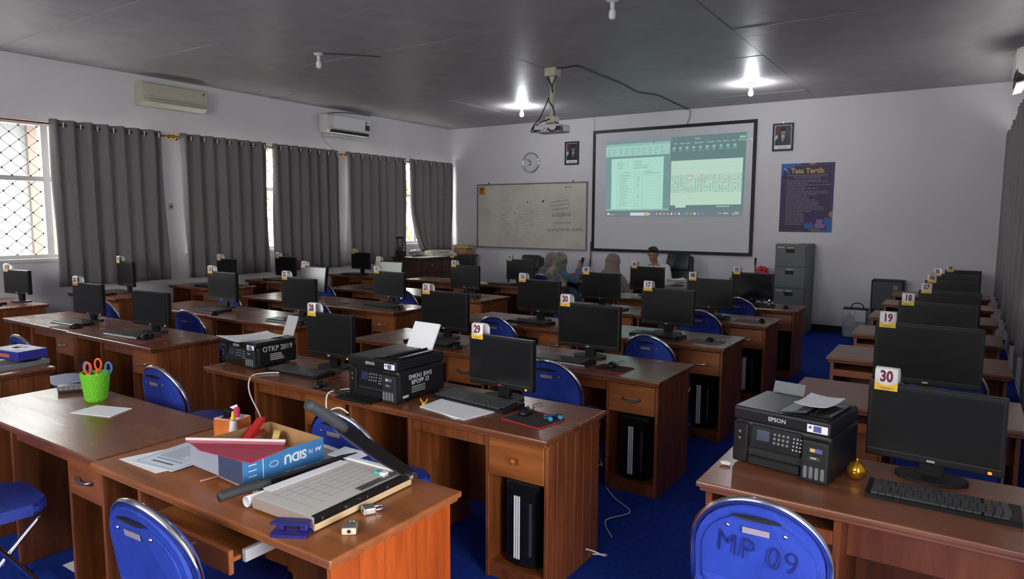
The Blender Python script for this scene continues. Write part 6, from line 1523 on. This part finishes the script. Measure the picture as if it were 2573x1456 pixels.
def person(label, x, y, rz, hz, arms, cloth, scarf=None, yaw=0, pitch=0.2, lean=(0, 0.05), trouser='dark_cloth', scarf_tail=True, robe=False, head_off=(0, 0)):
    """hz: height of the head centre. arms: two lists of shoulder-elbow-wrist points plus hand direction"""
    t = thing('person', label, 'person', (x, y, 0), rz)
    sh = hz-0.20; hc = (lean[0]+head_off[0], lean[1]+0.05+head_off[1], hz); nk = (lean[0], lean[1], sh+0.05)
    S_ = []
    mm = [None]
    def skin(bm):
        mm[0] = head(bm, hc, yaw, pitch)
        tube(bm, [nk, (hc[0], hc[1]-0.02, hz-0.06)], [0.056, 0.050], 10)
        limb(bm, [(0, 0, 0.55), (lean[0]*0.5, lean[1]*0.4, 0.72), (lean[0], lean[1], sh-0.06)], [0.125, 0.115, 0.12])
        for a in arms:
            P = [Vector(p) for p in a[0]]
            limb(bm, [Vector(nk)-Vector((0, 0, 0.05)), P[0], P[1], P[2]], [0.055, 0.052, 0.040, 0.028]); hand(bm, P[2], a[1], a[2], a[3], a[4])
        for s in (-1, 1):
            limb(bm, [(s*0.08, 0, 0.56), (s*0.11, 0.40, 0.53), (s*0.11, 0.42, 0.09)], [0.085, 0.062, 0.042]); limb(bm, [(s*0.11, 0.40, 0.05), (s*0.11, 0.53, 0.04)], [0.045, 0.038])
    body = link('body', fuse(skin, 0.008, 4), 'skin', t)
    def shirt(bm):
        limb(bm, [(0, 0, 0.53), (lean[0]*0.5, lean[1]*0.4, 0.72), (lean[0], lean[1], sh-0.09)], [0.155, 0.150, 0.145], 14)
        ball(bm, (lean[0], lean[1]-0.01, sh-0.05), (0.185, 0.105, 0.10))
        tube(bm, [(nk[0], nk[1]-0.005, sh-0.02), (nk[0], nk[1], sh+0.04)], [0.085, 0.066], 12)
        for a in arms:
            P = [Vector(p) for p in a[0]]; Q = P[1].lerp(P[2], 0.82)
            limb(bm, [P[0]*0.75+Vector(nk)*0.25-Vector((0, 0, 0.02)), P[0], P[1], Q], [0.082, 0.074, 0.060, 0.048])
        if robe:
            limb(bm, [(0, 0, 0.50), (0.02, 0.22, 0.50), (0.05, 0.42, 0.48), (0.08, 0.48, 0.14)], [0.19, 0.18, 0.16, 0.20], 14)
            limb(bm, [(0, 0, 0.5), (-0.02, -0.05, 0.35)], [0.18, 0.19])
    sh_o = link('blouse' if scarf else 'shirt', fuse(shirt, 0.011, 8), cloth, t)
    if not robe:
        def trs(bm):
            for s in (-1, 1): limb(bm, [(s*0.08, -0.02, 0.54), (s*0.11, 0.40, 0.53), (s*0.11, 0.43, 0.10)], [0.115, 0.080, 0.062])
            ball(bm, (0, -0.01, 0.54), (0.175, 0.14, 0.10))
        link('trousers', fuse(trs, 0.012, 6), trouser, t)
    for s in (-1, 1):
        bm = bmesh.new(); box(bm, s*0.11-0.045, s*0.11+0.045, 0.34, 0.58, 0.0, 0.075, 0.03, 3); obj('shoe', bm, 'ink_black', t, smooth=True)
    if scarf:
        def hj(bm):
            ball(bm, (hc[0], hc[1]-0.012, hz+0.012), (0.108, 0.118, 0.128), 3); ball(bm, (hc[0], hc[1]-0.05, hz-0.06), (0.100, 0.095, 0.105), 3)
            tube(bm, [(hc[0], hc[1]-0.01, hz-0.05), (nk[0], nk[1]+0.01, sh+0.03), (nk[0], nk[1], sh-0.06)], [0.100, 0.125, 0.20], 16)
            ball(bm, (nk[0], nk[1]-0.01, sh-0.07), (0.245, 0.185, 0.13)); limb(bm, [(nk[0], nk[1]-0.05, sh-0.02), (nk[0]+0.06, nk[1]-0.07, sh-0.20)], [0.15, 0.15])
            if scarf_tail: limb(bm, [(nk[0], nk[1]-0.06, sh), (nk[0]+0.03, nk[1]-0.12, sh-0.20)], [0.11, 0.09]); limb(bm, [(nk[0]+0.1, nk[1], sh-0.03), (nk[0]+0.17, nk[1]-0.02, sh-0.18)], [0.10, 0.075])
        me = fuse(hj, 0.010, 8)
        # open the face and gather soft folds
        bm = bmesh.new(); bm.from_mesh(me); inv = mm[0].inverted()
        for v in bm.verts:
            q = inv @ v.co
            f = math.sin(q.x*70+q.z*46)*0.0035+math.sin(q.z*90-q.x*30+q.y*40)*0.0025
            v.co += (v.co-Vector((hc[0], hc[1]-0.02, v.co.z))).normalized()*f
        kill = [f for f in bm.faces if (inv @ f.calc_center_median()).y > 0.055 and abs((inv @ f.calc_center_median()).x) < 0.062 and -0.085 < (inv @ f.calc_center_median()).z < 0.062]
        bmesh.ops.delete(bm, geom=kill, context='FACES'); bm.to_mesh(me); bm.free(); me.polygons.foreach_set('use_smooth', [True]*len(me.polygons))
        link('headscarf', me, scarf, t)
    else:
        def hair(bm):
            b2 = bmesh.new(); ball(b2, (0, -0.012, 0.052), (0.084, 0.098, 0.082), 3); ball(b2, (0, -0.045, 0.015), (0.078, 0.065, 0.07), 3); ball(b2, (0, 0.045, 0.098), (0.055, 0.045, 0.028)); ball(b2, (0.03, 0.02, 0.112), (0.04, 0.05, 0.025))
            bmesh.ops.transform(b2, matrix=mm[0], verts=b2.verts); tmp = bpy.data.meshes.new('h'); b2.to_mesh(tmp); b2.free(); bm.from_mesh(tmp); bpy.data.meshes.remove(tmp)
        link('hair', fuse(hair, 0.008, 2), 'hair_black', t)
    face_parts(t, body, mm[0])
    return t
def scarf_mat(name, c1, c2, sc):
    m = mat(name, c1, 0.8, noise=0.0); nt = m.node_tree; b = nt.nodes['Principled BSDF']
    tc = nt.nodes.new('ShaderNodeTexCoord'); n = nt.nodes.new('ShaderNodeTexNoise'); n.inputs['Scale'].default_value = sc; n.inputs['Detail'].default_value = 2
    r = nt.nodes.new('ShaderNodeValToRGB'); r.color_ramp.elements[0].position = 0.40; r.color_ramp.elements[1].position = 0.58
    r.color_ramp.elements[0].color = (*c2, 1); r.color_ramp.elements[1].color = (*c1, 1)
    nt.links.new(tc.outputs['Object'], n.inputs['Vector']); nt.links.new(n.outputs['Fac'], r.inputs['Fac']); nt.links.new(r.outputs['Color'], b.inputs['Base Color'])
mat('dark_cloth', (0.02, 0.02, 0.024), 0.8); mat('shirt_white', (0.66, 0.66, 0.66), 0.75)
mat('scarf_beige', (0.235, 0.180, 0.160), 0.8, noise=0.08, nscale=12); mat('robe_beige', (0.225, 0.175, 0.155), 0.85, noise=0.08, nscale=10)
mat('scarf_mauve', (0.215, 0.170, 0.185), 0.8, noise=0.08, nscale=12); mat('robe_mauve', (0.21, 0.165, 0.185), 0.85); mat('robe_blue', (0.095, 0.145, 0.235), 0.8, noise=0.1, nscale=14)
scarf_mat('scarf_cream', (0.36, 0.31, 0.22), (0.12, 0.14, 0.14), 5.0)
U = (0, 0, 1)
# man behind the table, head bowed towards the papers
person('man in white shirt with short black hair sitting behind the table', -3.95, 10.30, R(168), 1.165,
       [([(0.33, 0.07, 0.955), (0.40, 0.16, 0.75), (0.24, 0.36, 0.79)], (-0.4, 0.8, 0.0), U, 0.5, -1), ([(-0.07, 0.07, 0.955), (-0.20, 0.16, 0.75), (-0.08, 0.40, 0.79)], (0.4, 0.8, 0.0), U, 0.5, 1)],
       'shirt_white', None, R(24), 0.34, (0.13, 0.08))
person('woman in beige headscarf and robe seated with her back to us', -4.36, 9.12, R(-6), 1.085,
       [([(0.19, 0.04, 0.84), (0.30, 0.10, 0.64), (0.22, 0.34, 0.78)], (-0.2, 0.9, 0), U, 0.4, -1), ([(-0.19, 0.04, 0.84), (-0.26, 0.14, 0.66), (-0.12, 0.36, 0.79)], (0.2, 0.9, 0), U, 0.4, 1)],
       'robe_beige', 'scarf_beige', R(-10), 0.25, (0.02, 0.05), robe=True)
wb = person('woman in cream patterned headscarf and blue dress holding up a phone', -5.28, 9.16, R(-28), 1.075,
       [([(0.18, 0.05, 0.85), (0.25, 0.22, 0.78), (0.17, 0.33, 0.965)], (0.05, 0.25, 0.9), (0, 1, 0), 0.9, -1), ([(-0.18, 0.05, 0.84), (-0.24, 0.16, 0.66), (-0.10, 0.36, 0.79)], (0.3, 0.8, 0), U, 0.4, 1)],
       'robe_blue', 'scarf_cream', R(-8), 0.22, (0.0, 0.05), robe=True)
person('woman in mauve headscarf and blouse sitting left of the woman in blue', -5.72, 9.62, R(-50), 1.04,
       [([(0.18, 0.05, 0.82), (0.25, 0.12, 0.62), (0.12, 0.34, 0.77)], (-0.3, 0.8, 0), U, 0.4, -1), ([(-0.18, 0.05, 0.82), (-0.25, 0.12, 0.62), (-0.10, 0.34, 0.77)], (0.3, 0.8, 0), U, 0.4, 1)],
       'robe_mauve', 'scarf_mauve', 0, 0.35, (0.0, 0.06), robe=True)
# phone in the raised hand
t = thing('mobile_phone', 'dark phone held up by the woman in blue', 'phone', (0, 0, 0))
pm = Matrix.Rotation(R(-28), 4, 'Z'); hp = pm @ Vector((0.175, 0.375, 1.045))+Vector((-5.28, 9.16, 0))
t.location = hp; t.rotation_euler = (R(-12), R(8), R(-28))
obj('phone_body', B(-0.036, 0.036, -0.005, 0.005, -0.07, 0.08, bev=0.003), 'gloss_black', t); obj('phone_screen', B(-0.033, 0.033, -0.0055, -0.005, -0.065, 0.075), 'screen_glass', t)

# felt-pen writing on the nearest chair back
me = text_mesh('MP 09', 0.115, -0.0022, 0.0005, spacing=1.1, shear=0.08).copy()
for v in me.vertices:
    x, z = v.co.x*0.78, 0.690+v.co.y-0.10*v.co.x
    v.co = Vector((x, -0.21-(z-0.48)*0.16-0.030*(1-(x/0.21)**2)-0.0275-v.co.z, z))
link('handwriting', me, mat('felt_pen', (0.008, 0.014, 0.10), 0.6), mp)
